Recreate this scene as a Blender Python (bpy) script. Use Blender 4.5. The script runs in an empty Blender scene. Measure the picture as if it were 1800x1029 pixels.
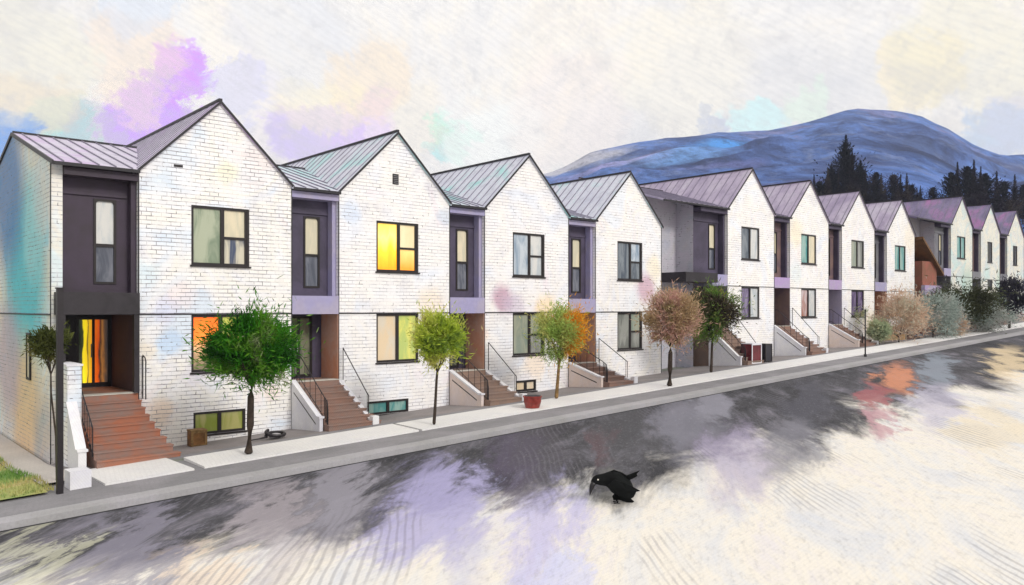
import bpy, math, random
from mathutils import Vector, noise as mnoise
R = math.radians
random.seed(7)
scene = bpy.context.scene
COL = scene.collection

# ------------------------------------------------------------------ frame
# world X runs along the street (uphill), world Y runs back into the houses, Z is up; eye level is Z = 0
CAM = Vector((-6.86, -23.3, 0.0)); YAW = R(41.54); FPX = 1400.0; CX, CY = 900.0, 542.0
FW = Vector((math.sin(YAW), math.cos(YAW), 0)); RT = Vector((math.cos(YAW), -math.sin(YAW), 0))

def clamp(v, a, b): return max(a, min(b, v))
def gz(x, y):
    """height of the pavement level at street position x, depth y (negative = towards the road)"""
    t = -y
    z = -3.71 + .04*clamp(x, -60, 95) - .02*clamp(t, 0, 40)
    if t < 2.9: z -= .30*(clamp(2.9-t, 0, 2.9)/2.9)
    return z
def ray(px, py):
    return FW + RT*((px-CX)/FPX) + Vector((0,0,1))*((CY-py)/FPX)
def gp(px, py, dz=0.0):
    """where the ground lies along a sight line"""
    d = ray(px, py); lo, hi = 2.0, 400.0
    for _ in range(50):
        m = (lo+hi)/2; p = CAM + d*m
        if p.z > gz(p.x, p.y)+dz: lo = m
        else: hi = m
    return CAM + d*lo, lo

def fp(px, py, y=0.0):
    d = ray(px, py); u = (y-CAM.y)/d.y; return CAM + d*u
# ------------------------------------------------------------------ helpers
class MB:
    def __init__(self): self.v = []; self.f = []; self.dark = []; self.mat2 = None
    def quad(self, *p):
        n = len(self.v); self.v += [tuple(q) for q in p]; self.f.append(tuple(range(n, n+len(p))))
    def box(self, x0, x1, y0, y1, z0, z1):
        n = len(self.v)
        self.v += [(x0,y0,z0),(x1,y0,z0),(x1,y1,z0),(x0,y1,z0),(x0,y0,z1),(x1,y0,z1),(x1,y1,z1),(x0,y1,z1)]
        self.f += [tuple(n+i for i in q) for q in ((0,3,2,1),(4,5,6,7),(0,1,5,4),(1,2,6,5),(2,3,7,6),(3,0,4,7))]
    def prism(self, poly, axis, a, b):
        """poly: list of 2D points, extruded along axis ('x','y','z') from a to b"""
        def P(p, w):
            if axis == 'x': return (w, p[0], p[1])
            if axis == 'y': return (p[0], w, p[1])
            return (p[0], p[1], w)
        n = len(self.v); k = len(poly)
        self.v += [P(p, a) for p in poly] + [P(p, b) for p in poly]
        self.f.append(tuple(n+i for i in range(k))[::-1]); self.f.append(tuple(n+k+i for i in range(k)))
        for i in range(k):
            j = (i+1) % k; self.f.append((n+i, n+j, n+k+j, n+k+i))
    def tube(self, pts, rad, seg=8, cap=True):
        pts = [Vector(p) for p in pts]
        if not hasattr(rad, '__len__'): rad = [rad]*len(pts)
        n0 = len(self.v); up = Vector((0,0,1))
        for i, p in enumerate(pts):
            d = (pts[min(i+1, len(pts)-1)] - pts[max(i-1, 0)]).normalized()
            u = up.cross(d)
            if u.length < .05: u = Vector((1,0,0)).cross(d)
            u.normalize(); w = d.cross(u)
            for k in range(seg):
                a = 2*math.pi*k/seg + math.pi/seg
                self.v.append(tuple(p + (u*math.cos(a)+w*math.sin(a))*rad[i]))
        for i in range(len(pts)-1):
            for k in range(seg):
                a = n0+i*seg+k; b = n0+i*seg+(k+1) % seg
                self.f.append((a, b, b+seg, a+seg))
        if cap:
            self.f.append(tuple(n0+k for k in range(seg))[::-1])
            m = n0+(len(pts)-1)*seg; self.f.append(tuple(m+k for k in range(seg)))
    def ellipsoid(self, c, r, nu=14, nv=9, fn=None):
        n = len(self.v)
        for j in range(nv+1):
            th = math.pi*j/nv
            for i in range(nu):
                ph = 2*math.pi*i/nu
                p = Vector((math.sin(th)*math.cos(ph), math.sin(th)*math.sin(ph), math.cos(th)))
                if fn: p = fn(p)
                self.v.append((c[0]+p.x*r[0], c[1]+p.y*r[1], c[2]+p.z*r[2]))
        for j in range(nv):
            for i in range(nu):
                a = n+j*nu+i; b = n+j*nu+(i+1) % nu
                self.f.append((a, a+nu, b+nu, b))
    def build(self, name, mat, parent=None, smooth=False):
        me = bpy.data.meshes.new(name); me.from_pydata(self.v, [], self.f); me.update()
        if smooth:
            for p in me.polygons: p.use_smooth = True
        me.materials.append(mat)
        if self.mat2:
            me.materials.append(self.mat2)
            for i in self.dark: me.polygons[i].material_index = 1
        o = bpy.data.objects.new(name, me); COL.objects.link(o)
        if parent: o.parent = parent
        return o
def tag(o, label=None, cat=None, group=None, kind=None):
    if label: o['label'] = label
    if cat: o['category'] = cat
    if group: o['group'] = group
    if kind: o['kind'] = kind
    return o
def empty(name, loc, rz=0.0, **k):
    o = bpy.data.objects.new(name, None); COL.objects.link(o); o.location = loc; o.rotation_euler = (0,0,rz)
    return tag(o, **k)

# ------------------------------------------------------------------ materials
class NT:
    def __init__(self, name):
        self.m = bpy.data.materials.new(name); self.m.use_nodes = True
        self.t = self.m.node_tree; self.n = self.t.nodes; self.l = self.t.links
        self.b = self.n['Principled BSDF']
    def new(self, kind, **k):
        q = self.n.new(kind)
        for a, v in k.items(): setattr(q, a, v)
        return q
    def link(self, a, b): self.l.new(a, b)
    def noise(self, vec, scale, detail=4, rough=.6, dist=0.0):
        q = self.new('ShaderNodeTexNoise'); q.inputs['Scale'].default_value = scale
        q.inputs['Detail'].default_value = detail; q.inputs['Roughness'].default_value = rough
        q.inputs['Distortion'].default_value = dist; self.link(vec, q.inputs['Vector']); return q
    def ramp(self, fac, stops):
        q = self.new('ShaderNodeValToRGB'); e = q.color_ramp.elements
        e[0].position, e[0].color = stops[0][0], (*stops[0][1], 1)
        e[1].position, e[1].color = stops[-1][0], (*stops[-1][1], 1)
        for p, c in stops[1:-1]:
            x = e.new(p); x.color = (*c, 1)
        self.link(fac, q.inputs['Fac']); return q.outputs['Color']
    def mix(self, fac, a, b, blend='MIX'):
        q = self.new('ShaderNodeMix', data_type='RGBA', blend_type=blend)
        for v, s in ((fac, q.inputs[0]), (a, q.inputs[6]), (b, q.inputs[7])):
            if hasattr(v, 'is_linked') or isinstance(v, bpy.types.NodeSocket): self.link(v, s)
            elif isinstance(v, (tuple, list)): s.default_value = (*v, 1)
            else: s.default_value = v
        return q.outputs[2]
    def math(self, op, a, b=0.0, c=None, clampv=False):
        q = self.new('ShaderNodeMath', operation=op, use_clamp=clampv)
        for i, v in enumerate((a, b, c)):
            if v is None: continue
            if isinstance(v, bpy.types.NodeSocket): self.link(v, q.inputs[i])
            else: q.inputs[i].default_value = v
        return q.outputs[0]
    def mapr(self, v, a, b, c=0.0, d=1.0, smooth=True):
        q = self.new('ShaderNodeMapRange', interpolation_type='SMOOTHSTEP' if smooth else 'LINEAR')
        self.link(v, q.inputs[0])
        for i, x in enumerate((a, b, c, d)): q.inputs[i+1].default_value = x
        return q.outputs[0]
    def bump(self, h, strength=.3, dist=.02):
        q = self.new('ShaderNodeBump'); q.inputs['Strength'].default_value = strength
        q.inputs['Distance'].default_value = dist; self.link(h, q.inputs['Height'])
        self.link(q.outputs[0], self.b.inputs['Normal'])
    def world(self): return self.new('ShaderNodeNewGeometry').outputs['Position']
    def hatch(self, vec, scale, rot, dist=2.0, dscale=.25):
        m = self.new('ShaderNodeMapping'); m.inputs['Rotation'].default_value = rot; self.link(vec, m.inputs['Vector'])
        w = self.new('ShaderNodeTexWave', wave_type='BANDS', bands_direction='X')
        w.inputs['Scale'].default_value = scale; w.inputs['Distortion'].default_value = dist
        w.inputs['Detail'].default_value = 2; w.inputs['Detail Scale'].default_value = dscale
        self.link(m.outputs[0], w.inputs['Vector']); return w.outputs['Fac']

def simple(name, col, rough=.6, var=.25, scale=3.0, metal=0.0, spec=.4, col2=None, bump=.15, emis=None, es=0.0, hatch=0.0):
    k = NT(name); p = k.world()
    n = k.noise(p, scale, 5, .65, .6)
    c2 = col2 or tuple(c*(1-var) for c in col)
    f = k.mapr(n.outputs['Fac'], .35, .65)
    c = k.mix(f, col, c2)
    n2 = k.noise(p, scale*9, 3)
    c = k.mix(k.mapr(n2.outputs['Fac'], .3, .7, 0, .35), c, tuple(v*.8 for v in col))
    if hatch: c = k.mix(k.mapr(k.hatch(p, 7, (0, R(35), R(20))), .6, 1.0, 0, hatch), c, tuple(v*.45 for v in col))
    k.link(c, k.b.inputs['Base Color']); k.b.inputs['Roughness'].default_value = rough
    k.b.inputs['Metallic'].default_value = metal; k.b.inputs['Specular IOR Level'].default_value = spec
    if emis:
        k.link(k.mix(f, emis, tuple(v*.75 for v in emis)), k.b.inputs['Emission Color']); k.b.inputs['Emission Strength'].default_value = es
    if bump: k.bump(n2.outputs['Fac'], bump, .02)
    return k.m

def blobs(k, p, col, lst, warp=1.6, wscale=.35, vert=0):
    """patches of colour with ragged edges at places on the ground (x, y, radius, colour, strength)"""
    wn = k.noise(p, wscale, 7, .72, .4)
    wv = k.new('ShaderNodeVectorMath', operation='MULTIPLY_ADD'); k.link(wn.outputs['Color'], wv.inputs[0])
    wv.inputs[1].default_value = (warp*2, warp*2, warp*2*vert)
    sub = k.new('ShaderNodeVectorMath', operation='SUBTRACT'); k.link(p, sub.inputs[0]); sub.inputs[1].default_value = (warp, warp, warp*vert)
    k.link(sub.outputs[0], wv.inputs[2])
    for e_ in lst:
        x, y, z, rx, c, s = e_[:6]; fy = e_[6] if len(e_) > 6 else 1.0
        src = wv.outputs[0]
        if len(e_) > 7:      # oval patch whose long axis lies across the street at this spot
            sh = k.new('ShaderNodeVectorMath', operation='DOT_PRODUCT'); k.link(src, sh.inputs[0]); sh.inputs[1].default_value = (1, -e_[7], 0)
            sy = k.new('ShaderNodeSeparateXYZ'); k.link(src, sy.inputs[0]); cc_ = k.new('ShaderNodeCombineXYZ')
            k.link(sh.outputs['Value'], cc_.inputs[0]); k.link(k.math('MULTIPLY', sy.outputs[1], fy), cc_.inputs[1]); src = cc_.outputs[0]; x = x-e_[7]*y
        elif fy != 1.0:
            sc = k.new('ShaderNodeVectorMath', operation='MULTIPLY'); k.link(src, sc.inputs[0]); sc.inputs[1].default_value = (1, fy, 1); src = sc.outputs[0]
        d = k.new('ShaderNodeVectorMath', operation='DISTANCE'); k.link(src, d.inputs[0]); d.inputs[1].default_value = (x, y*fy, z)
        f = k.mapr(d.outputs['Value'], rx*.40, rx*1.10, s, 0.0)
        col = k.mix(f, col, c)
    return col


def brick_mat(name, base, line, seed, tints, rows=.118, width=.27, strength=1.0, stains=()):
    k = NT(name); p = k.world()
    sep = k.new('ShaderNodeSeparateXYZ'); k.link(p, sep.inputs[0])
    nor = k.new('ShaderNodeNewGeometry').outputs['True Normal']
    ns = k.new('ShaderNodeSeparateXYZ'); k.link(nor, ns.inputs[0])
    side = k.math('GREATER_THAN', k.math('ABSOLUTE', ns.outputs[0]), .7)
    u = k.math('ADD', k.math('MULTIPLY', sep.outputs[1], side), k.math('MULTIPLY', sep.outputs[0], k.math('SUBTRACT', 1.0, side)))
    cb = k.new('ShaderNodeCombineXYZ'); k.link(u, cb.inputs[0]); k.link(sep.outputs[2], cb.inputs[1])
    # hand laid: courses wander a little
    wn = k.noise(p, 1.1, 3); wob = k.new('ShaderNodeVectorMath', operation='MULTIPLY_ADD')
    k.link(wn.outputs['Color'], wob.inputs[0]); wob.inputs[1].default_value = (.12, .05, 0); k.link(cb.outputs[0], wob.inputs[2])
    b = k.new('ShaderNodeTexBrick', offset=.5)
    k.link(wob.outputs[0], b.inputs['Vector'])
    for nm, v in (('Scale', 1.0), ('Mortar Size', .0105), ('Mortar Smooth', .25), ('Brick Width', width), ('Row Height', rows), ('Bias', 0.0)):
        b.inputs[nm].default_value = v
    b.inputs['Color1'].default_value = (1,1,1,1); b.inputs['Color2'].default_value = (.93,.93,.94,1); b.inputs['Mortar'].default_value = (1,1,1,1)
    big = k.noise(p, .55, 3, .5, 1.2)
    stops = [(.30, tints[0]), (.42, base), (.52, tints[1]), (.60, base), (.72, tints[2])]
    off = k.new('ShaderNodeVectorMath', operation='ADD'); k.link(p, off.inputs[0]); off.inputs[1].default_value = (seed*7.3, seed*3.1, seed*1.7)
    k.link(off.outputs[0], big.inputs['Vector'])
    c = k.ramp(big.outputs['Fac'], stops)
    gw = k.noise(off.outputs[0], .8, 7, .75, .4)
    c = k.mix(k.mapr(gw.outputs['Fac'], .52, .70, 0, .38), c, (.56,.56,.64))
    if stains: c = blobs(k, p, c, stains, .45, .9, 1)
    c = k.mix(1.0, c, b.outputs['Color'], 'MULTIPLY')
    fine = k.noise(p, 14, 4, .7)
    c = k.mix(k.mapr(fine.outputs['Fac'], .5, .8, 0, .22), c, (.55,.55,.58))
    # joints fade in and out like worn pointing
    brk = k.noise(p, 3.2, 4, .7)
    wz = k.new('ShaderNodeSeparateXYZ'); k.link(wob.outputs[0], wz.inputs[0])
    row = k.math('ABSOLUTE', k.math('SUBTRACT', k.math('FRACT', k.math('ADD', k.math('DIVIDE', wz.outputs[1], rows), .5)), .5))
    hl = k.mapr(row, .05, .13, 1.0, 0.0)
    vl = k.math('MULTIPLY', b.outputs['Fac'], k.mapr(brk.outputs['Fac'], .44, .60, .22, .9))
    jf = k.math('MULTIPLY', k.math('MAXIMUM', k.math('MULTIPLY', hl, .9), vl), k.mapr(k.noise(p, 1.3, 5, .7).outputs['Fac'], .40, .58, .22*strength, .95*strength))
    c = k.mix(jf, c, line)
    # a few chipped dark joints
    ch = k.noise(p, 5.5, 2, .5); cf = k.math('MULTIPLY', b.outputs['Fac'], k.mapr(ch.outputs['Fac'], .60, .66, 0, .8))
    c = k.mix(cf, c, tuple(v*.3 for v in line))
    k.link(c, k.b.inputs['Base Color']); k.b.inputs['Roughness'].default_value = .75; k.b.inputs['Specular IOR Level'].default_value = .25
    k.bump(k.math('SUBTRACT', k.math('MULTIPLY', fine.outputs['Fac'], .3), b.outputs['Fac']), .35, .012)
    return k.m

def roof_mat(name, a, b, c3):
    k = NT(name); p = k.world()
    n = k.noise(p, .5, 4, .55, 1.0); col = k.ramp(n.outputs['Fac'], [(.3, a), (.5, b), (.68, c3)])
    st = k.new('ShaderNodeMapping'); st.inputs['Scale'].default_value = (3.0, 3.0, .4); k.link(p, st.inputs['Vector'])
    s = k.noise(st.outputs[0], 1.2, 5, .7)
    col = k.mix(k.mapr(s.outputs['Fac'], .45, .75, 0, .45), col, tuple(v*.5 for v in a))
    k.link(col, k.b.inputs['Base Color']); k.b.inputs['Metallic'].default_value = .1; k.b.inputs['Roughness'].default_value = .42
    k.bump(s.outputs['Fac'], .12, .02); return k.m

M = {}
W = (.90,.90,.92)
def st(px, py, rp, c, a, y=0.0):
    q = fp(px, py, y); d = (q-CAM).dot(FW); return (q.x, q.y, q.z, rp*d/FPX*1.3, c, a)
M['brick_a'] = brick_mat('white_brick_a', W, (.20,.18,.22), 1, [(.76,.84,.94), (.92,.90,.85), (.92,.85,.84)], strength=1.0, stains=[
  st(300,600,22,(.55,.72,.95),.7), st(290,540,24,(.70,.72,.92),.6), st(282,725,24,(.92,.72,.55),.6), st(340,660,22,(.72,.70,.84),.45), st(258,620,18,(.92,.82,.66),.6),
  st(320,520,26,(.90,.78,.80),.5), st(400,300,22,(.92,.88,.62),.5), st(255,480,22,(.66,.84,.92),.5), st(480,690,14,(.94,.78,.70),.6)])
M['brick_b'] = brick_mat('white_brick_b', W, (.26,.24,.30), 2, [(.82,.86,.94), (.92,.90,.88), (.90,.84,.88)], strength=.75, stains=[
  st(885,525,24,(.52,.30,.42),.8), st(905,535,24,(.60,.52,.68),.6), st(960,545,26,(.95,.74,.45),.75), st(615,375,20,(.62,.74,.94),.6), st(780,380,14,(.50,.62,.78),.5), st(760,530,26,(.94,.80,.62),.6), st(940,640,26,(.95,.78,.60),.6),
  st(850,590,12,(.9,.7,.6),.5), st(700,320,30,(.94,.92,.86),.5)])
M['brick_c'] = brick_mat('white_brick_c', W, (.30,.28,.32), 3, [(.84,.88,.94), (.92,.90,.86), (.92,.86,.84)], strength=.6, stains=[
  st(1135,505,26,(.62,.36,.46),.75), st(1160,560,24,(.82,.62,.58),.6), st(1150,470,20,(.94,.84,.62),.6), st(1372,590,9,(.85,.45,.45),.7), st(1400,410,26,(.94,.82,.56),.55), st(1400,480,20,(.66,.80,.84),.4), st(1530,570,26,(.95,.82,.62),.6),
  st(1600,420,26,(.94,.84,.66),.5), st(1480,540,20,(.8,.8,.94),.5), st(1300,450,20,(.88,.90,.94),.5)])
M['brick_d'] = brick_mat('white_brick_d', (.66,.70,.68), (.34,.34,.36), 4, [(.58,.74,.72), (.80,.77,.66), (.76,.70,.66)], strength=.4, stains=[
  st(1700,500,30,(.42,.58,.52),.7), st(1690,400,16,(.82,.84,.78),.5), st(1760,500,26,(.46,.60,.52),.7), st(1700,450,16,(.86,.82,.66),.5)])
M['brick_e'] = brick_mat('white_brick_e', (.80,.84,.86), (.30,.30,.36), 9, [(.50,.76,.88), (.86,.80,.70), (.70,.80,.80)], strength=.8, stains=[
  (-2.1, 3.6, .8, 3.6, (.10,.60,.74), .95), (-2.1, 2.4, 2.2, 1.8, (.42,.76,.84), .7), (-2.1, 6.0, 3.6, 3.0, (.10,.24,.56), .85), (-2.1, 3.4, -2.9, 2.6, (.86,.60,.34), .85), (-2.1, 6.0, -1.6, 2.4, (.56,.44,.56), .75), (-2.1,1.0,-3.5,1.6,(.52,.44,.42),.6), (-2.1, 1.2, 3.2, 1.4, (.70,.76,.80), .6)])
M['brick_s'] = brick_mat('shaded_grey_brick', (.48,.48,.53), (.25,.25,.3), 5, [(.42,.43,.52), (.50,.47,.54), (.5,.46,.47)], strength=.3, stains=[
  st(1215,620,26,(.78,.38,.42),.7,1.5), st(1215,650,20,(.62,.50,.66),.6,1.5)])  # shade on the set-back wing painted in as a darker grey base
M['roof_a'] = roof_mat('seamed_metal_roof_a', (.46,.44,.54), (.58,.54,.68), (.50,.34,.62))
M['roof_b'] = roof_mat('seamed_metal_roof_b', (.50,.52,.64), (.62,.64,.74), (.34,.68,.68))
M['roof_c'] = roof_mat('seamed_metal_roof_c', (.30,.25,.38), (.43,.37,.50), (.52,.49,.58))
M['roof_d'] = roof_mat('seamed_metal_roof_d', (.12,.10,.20), (.20,.17,.30), (.34,.16,.36))
M['seam'] = simple('roof_seams', (.26,.24,.32), .5, .3, 2)
M['trim'] = simple('charcoal_trim', (.022,.020,.026), .5, .3, 4)
M['frame'] = simple('window_frame_black', (.020,.015,.016), .4, .3, 4)
M['panel_a'] = simple('plum_cladding_dark', (.055,.038,.065), .6, .4, .9, col2=(.04,.03,.04), hatch=.25)
M['panel_b'] = simple('plum_cladding', (.085,.07,.12), .6, .4, .9, col2=(.05,.042,.07), hatch=.25)
M['panel_c'] = simple('brown_plum_cladding', (.22,.14,.12), .6, .4, .9, col2=(.12,.08,.11), hatch=.25)
M['panel_g'] = simple('grey_cladding', (.22,.22,.24), .6, .4, .9, col2=(.15,.15,.18), hatch=.2)
M['lilac'] = simple('lilac_band', (.36,.34,.56), .6, .3, .9, col2=(.42,.38,.50), hatch=.2)
M['lilac2'] = simple('mauve_band', (.44,.32,.58), .6, .3, .9, col2=(.42,.38,.50), hatch=.2)
M['black'] = simple('black_porch', (.030,.025,.032), .5, .5, 1.2, hatch=.2)
M['terra'] = simple('terracotta_steps', (.30,.175,.135), .8, .45, 1.6, col2=(.25,.185,.165), hatch=.35)
M['terra_o'] = simple('orange_brown_steps', (.40,.155,.09), .8, .45, 1.2, col2=(.26,.20,.18), hatch=.35)
M['brown_step'] = simple('brown_steps', (.30,.20,.155), .8, .4, 1.6, col2=(.23,.17,.15), hatch=.35)
M['salmon'] = simple('salmon_render', (.64,.28,.17), .8, .3, .9, col2=(.60,.38,.30), hatch=.15)
M['plumwall'] = simple('plum_render', (.12,.065,.075), .7, .4, .9, col2=(.08,.05,.07), hatch=.2)
M['render'] = simple('white_render', (.82,.82,.84), .8, .12, 1.0, col2=(.70,.70,.78), hatch=.12)
M['render_p'] = simple('peach_render', (.80,.66,.58), .8, .12, 1.0, col2=(.74,.66,.66), hatch=.12)
M['render_o'] = simple('apricot_render', (.86,.56,.28), .8, .2, 1.0, col2=(.82,.66,.42), hatch=.12)
M['iron'] = simple('black_iron', (.018,.014,.018), .45, .3, 6)
M['bark'] = simple('dark_bark', (.055,.038,.028), .9, .5, 7, bump=.6)
M['bark_o'] = simple('ochre_bark', (.30,.18,.07), .9, .6, 7, bump=.6)
M['stone'] = simple('pale_threshold', (.62,.60,.54), .8, .2, 3)
M['dark_in'] = simple('dark_opening', (.03,.028,.04), .6, .3, 2)
M['teal'] = simple('teal_pane', (.10,.26,.24), .12, .5, 1.8, spec=.6, bump=0)

def pane(name, a, b, e=0.0, rough=.1, vs=1.6, grad=None):
    k = NT(name); p = k.world()
    mp = k.new('ShaderNodeMapping'); mp.inputs['Scale'].default_value = (vs, vs, .4); k.link(p, mp.inputs['Vector'])
    n = k.noise(mp.outputs[0], 1.6, 4, .6, .8)
    c = k.mix(k.mapr(n.outputs['Fac'], .38, .62), a, b)
    if grad:
        ge = k.new('ShaderNodeTexCoord').outputs['Generated']; gs = k.new('ShaderNodeSeparateXYZ'); k.link(ge, gs.inputs[0])
        v_ = k.math('ADD', gs.outputs[grad[0]], k.math('MULTIPLY', k.math('SUBTRACT', n.outputs['Fac'], .5), .7))
        c = k.ramp(v_, grad[1])
    k.link(c, k.b.inputs['Base Color']); k.b.inputs['Roughness'].default_value = rough; k.b.inputs['Specular IOR Level'].default_value = .55
    if e: k.link(c, k.b.inputs['Emission Color']); k.b.inputs['Emission Strength'].default_value = e
    return k.m
P = {
 'green': pane('pane_green', (.20,.26,.18), (.42,.46,.34)),
 'cream': pane('pane_cream', (.74,.66,.48), (.60,.56,.42)),  # cream tones mixed by noise in the pane's base colour
 'pale': pane('pane_pale', (.66,.66,.64), (.45,.50,.54)),
 'creamdark': pane('pane_half_dark', (.62,.58,.46), (.06,.08,.14)),
 'orange': pane('pane_orange_lit', (1.0,.13,.02), (1.0,.36,.10), .6, grad=(2, [(.08,(.16,.13,.08)),(.32,(.70,.40,.22)),(.55,(1.0,.24,.04)),(.95,(1.0,.16,.02))])),
 'olive': pane('pane_olive_lit', (.62,.50,.10), (.42,.50,.10), .25),
 'yellow': pane('pane_yellow_lit', (1.0,.62,.12), (1.0,.44,.02), .5, grad=(2, [(.05,(1.0,.36,.01)),(.45,(1.0,.58,.03)),(.75,(1.0,.80,.22)),(1.0,(.95,.62,.10))])),
 'amber': pane('pane_amber_lit', (1.0,.42,.08), (.95,.60,.25), .35, grad=(2, [(.1,(1.0,.34,.03)),(.9,(.95,.62,.2))])),
 'lightyellow': pane('pane_light_yellow_lit', (.88,.78,.50), (.85,.70,.42), .08),
 'warmcream': pane('pane_warm_cream', (.78,.62,.42), (.72,.64,.52)),
 'lime': pane('pane_lime_lit', (.62,.60,.14), (.40,.48,.14), .2),
 'blue': pane('pane_blue_grey', (.24,.32,.42), (.52,.58,.64)),
 'slate': pane('pane_slate', (.06,.08,.11), (.20,.23,.26)),
 'grey': pane('pane_grey', (.16,.17,.16), (.30,.31,.29)),
 'greygreen': pane('pane_grey_green', (.22,.27,.23), (.34,.36,.28)),
 'tealp': pane('pane_teal', (.08,.28,.28), (.30,.46,.42)),
 'violet': pane('pane_violet', (.10,.07,.16), (.24,.20,.32)),
 'rust': pane('pane_rust', (.34,.14,.10), (.56,.48,.5)),
 'dark': pane('pane_dark', (.02,.02,.03), (.06,.07,.08)),
 'doorglass': pane('pane_door', (.05,.06,.05), (.20,.20,.14)),
 'doory': pane('pane_door_yellow_lit', (1.0,.68,.03), (.05,.05,.015), .6, .1, 1.6, grad=(0, [(.10,(.015,.02,.01)),(.28,(.05,.06,.02)),(.36,(1.0,.80,.02)),(.62,(1.0,.66,.02)),(.72,(.10,.08,.02)),(.85,(.75,.48,.02)),(1.0,(.9,.4,.02))])),
 'doorr': pane('pane_door_red_lit', (.8,.12,.01), (.05,.03,.02), .5, .1, 1.6, grad=(0, [(.05,(.9,.16,.01)),(.30,(.75,.10,.01)),(.42,(.06,.03,.02)),(.62,(.40,.16,.04)),(.80,(.10,.06,.04)),(1.0,(.05,.04,.04))])),
 'frost': pane('pane_smoky_lower', (.07,.08,.11), (.17,.18,.22)),
 'basement': pane('pane_basement_green', (.20,.24,.04), (.34,.32,.12), .12),
}

# ------------------------------------------------------------------ ground
def sheet(name, xs, ys, zf, mat, skirt=0.0):
    m = MB(); nx, ny = len(xs), len(ys)
    for y in ys:
        for x in xs: m.v.append((x, y, zf(x, y)))
    for j in range(ny-1):
        for i in range(nx-1):
            a = j*nx+i; m.f.append((a, a+1, a+nx+1, a+nx))
    return m.build(name, mat)
def frange(a, b, n): return [a+(b-a)*i/(n-1) for i in range(n)]
def solid_strip(mb, x0, x1, y0, y1, h, base=-.3, n=None, off=0.0):
    """a raised slab following the slope; y0<y1 ; top at gz+h"""
    n = n or max(2, int((x1-x0)/3)+2); xs = frange(x0, x1, n)
    k = len(mb.v)
    for x in xs:
        for (y, z) in ((y0, gz(x,y0)+h), (y1, gz(x,y1)+h), (y1, gz(x,y1)+base), (y0, gz(x,y0)+base)): mb.v.append((x, y, z))
    for i in range(n-1):
        a = k+i*4; b = a+4
        mb.f += [(a, b, b+1, a+1), (a+1, b+1, b+2, a+2), (a+3, a, a, a+3)[:0] or (a, a+3, b+3, b)]
    mb.f.append((k, k+1, k+2, k+3)); e = k+(n-1)*4; mb.f.append((e+3, e+2, e+1, e))

def gblob(px, py, rpx, c, s):
    p, d = gp(px, py); y2 = YAW+R(11); f2 = Vector((math.sin(y2), math.cos(y2), 0)); r2 = Vector((math.cos(y2), -math.sin(y2), 0))
    a, b = (p-CAM).dot(r2), (p-CAM).dot(f2)*.30; return (a, b, 0, rpx*d/FPX*1.3, c, s, clamp(4.3/d/.30, .2, 1.2), a/b)

k = NT('old_asphalt'); p0 = k.world(); p = k.world()
STR = .30
def stretch(q): # patches drawn out across the street
    q = Vector(q); a = (q-CAM).dot(RT); b = (q-CAM).dot(FW)*STR; return (a, b, 0)
rotn = k.new('ShaderNodeVectorRotate', rotation_type='Z_AXIS'); rotn.inputs['Angle'].default_value = YAW+R(11)
rotn.inputs['Center'].default_value = tuple(CAM); k.link(p0, rotn.inputs['Vector'])
mpn = k.new('ShaderNodeVectorMath', operation='SUBTRACT'); k.link(rotn.outputs[0], mpn.inputs[0]); mpn.inputs[1].default_value = tuple(CAM)
mpm = k.new('ShaderNodeVectorMath', operation='MULTIPLY'); k.link(mpn.outputs[0], mpm.inputs[0]); mpm.inputs[1].default_value = (1, STR, 0)
ps = mpm.outputs[0]
sep = k.new('ShaderNodeSeparateXYZ'); k.link(p, sep.inputs[0])
n1 = k.noise(ps, .38, 8, .68, .5)
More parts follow.
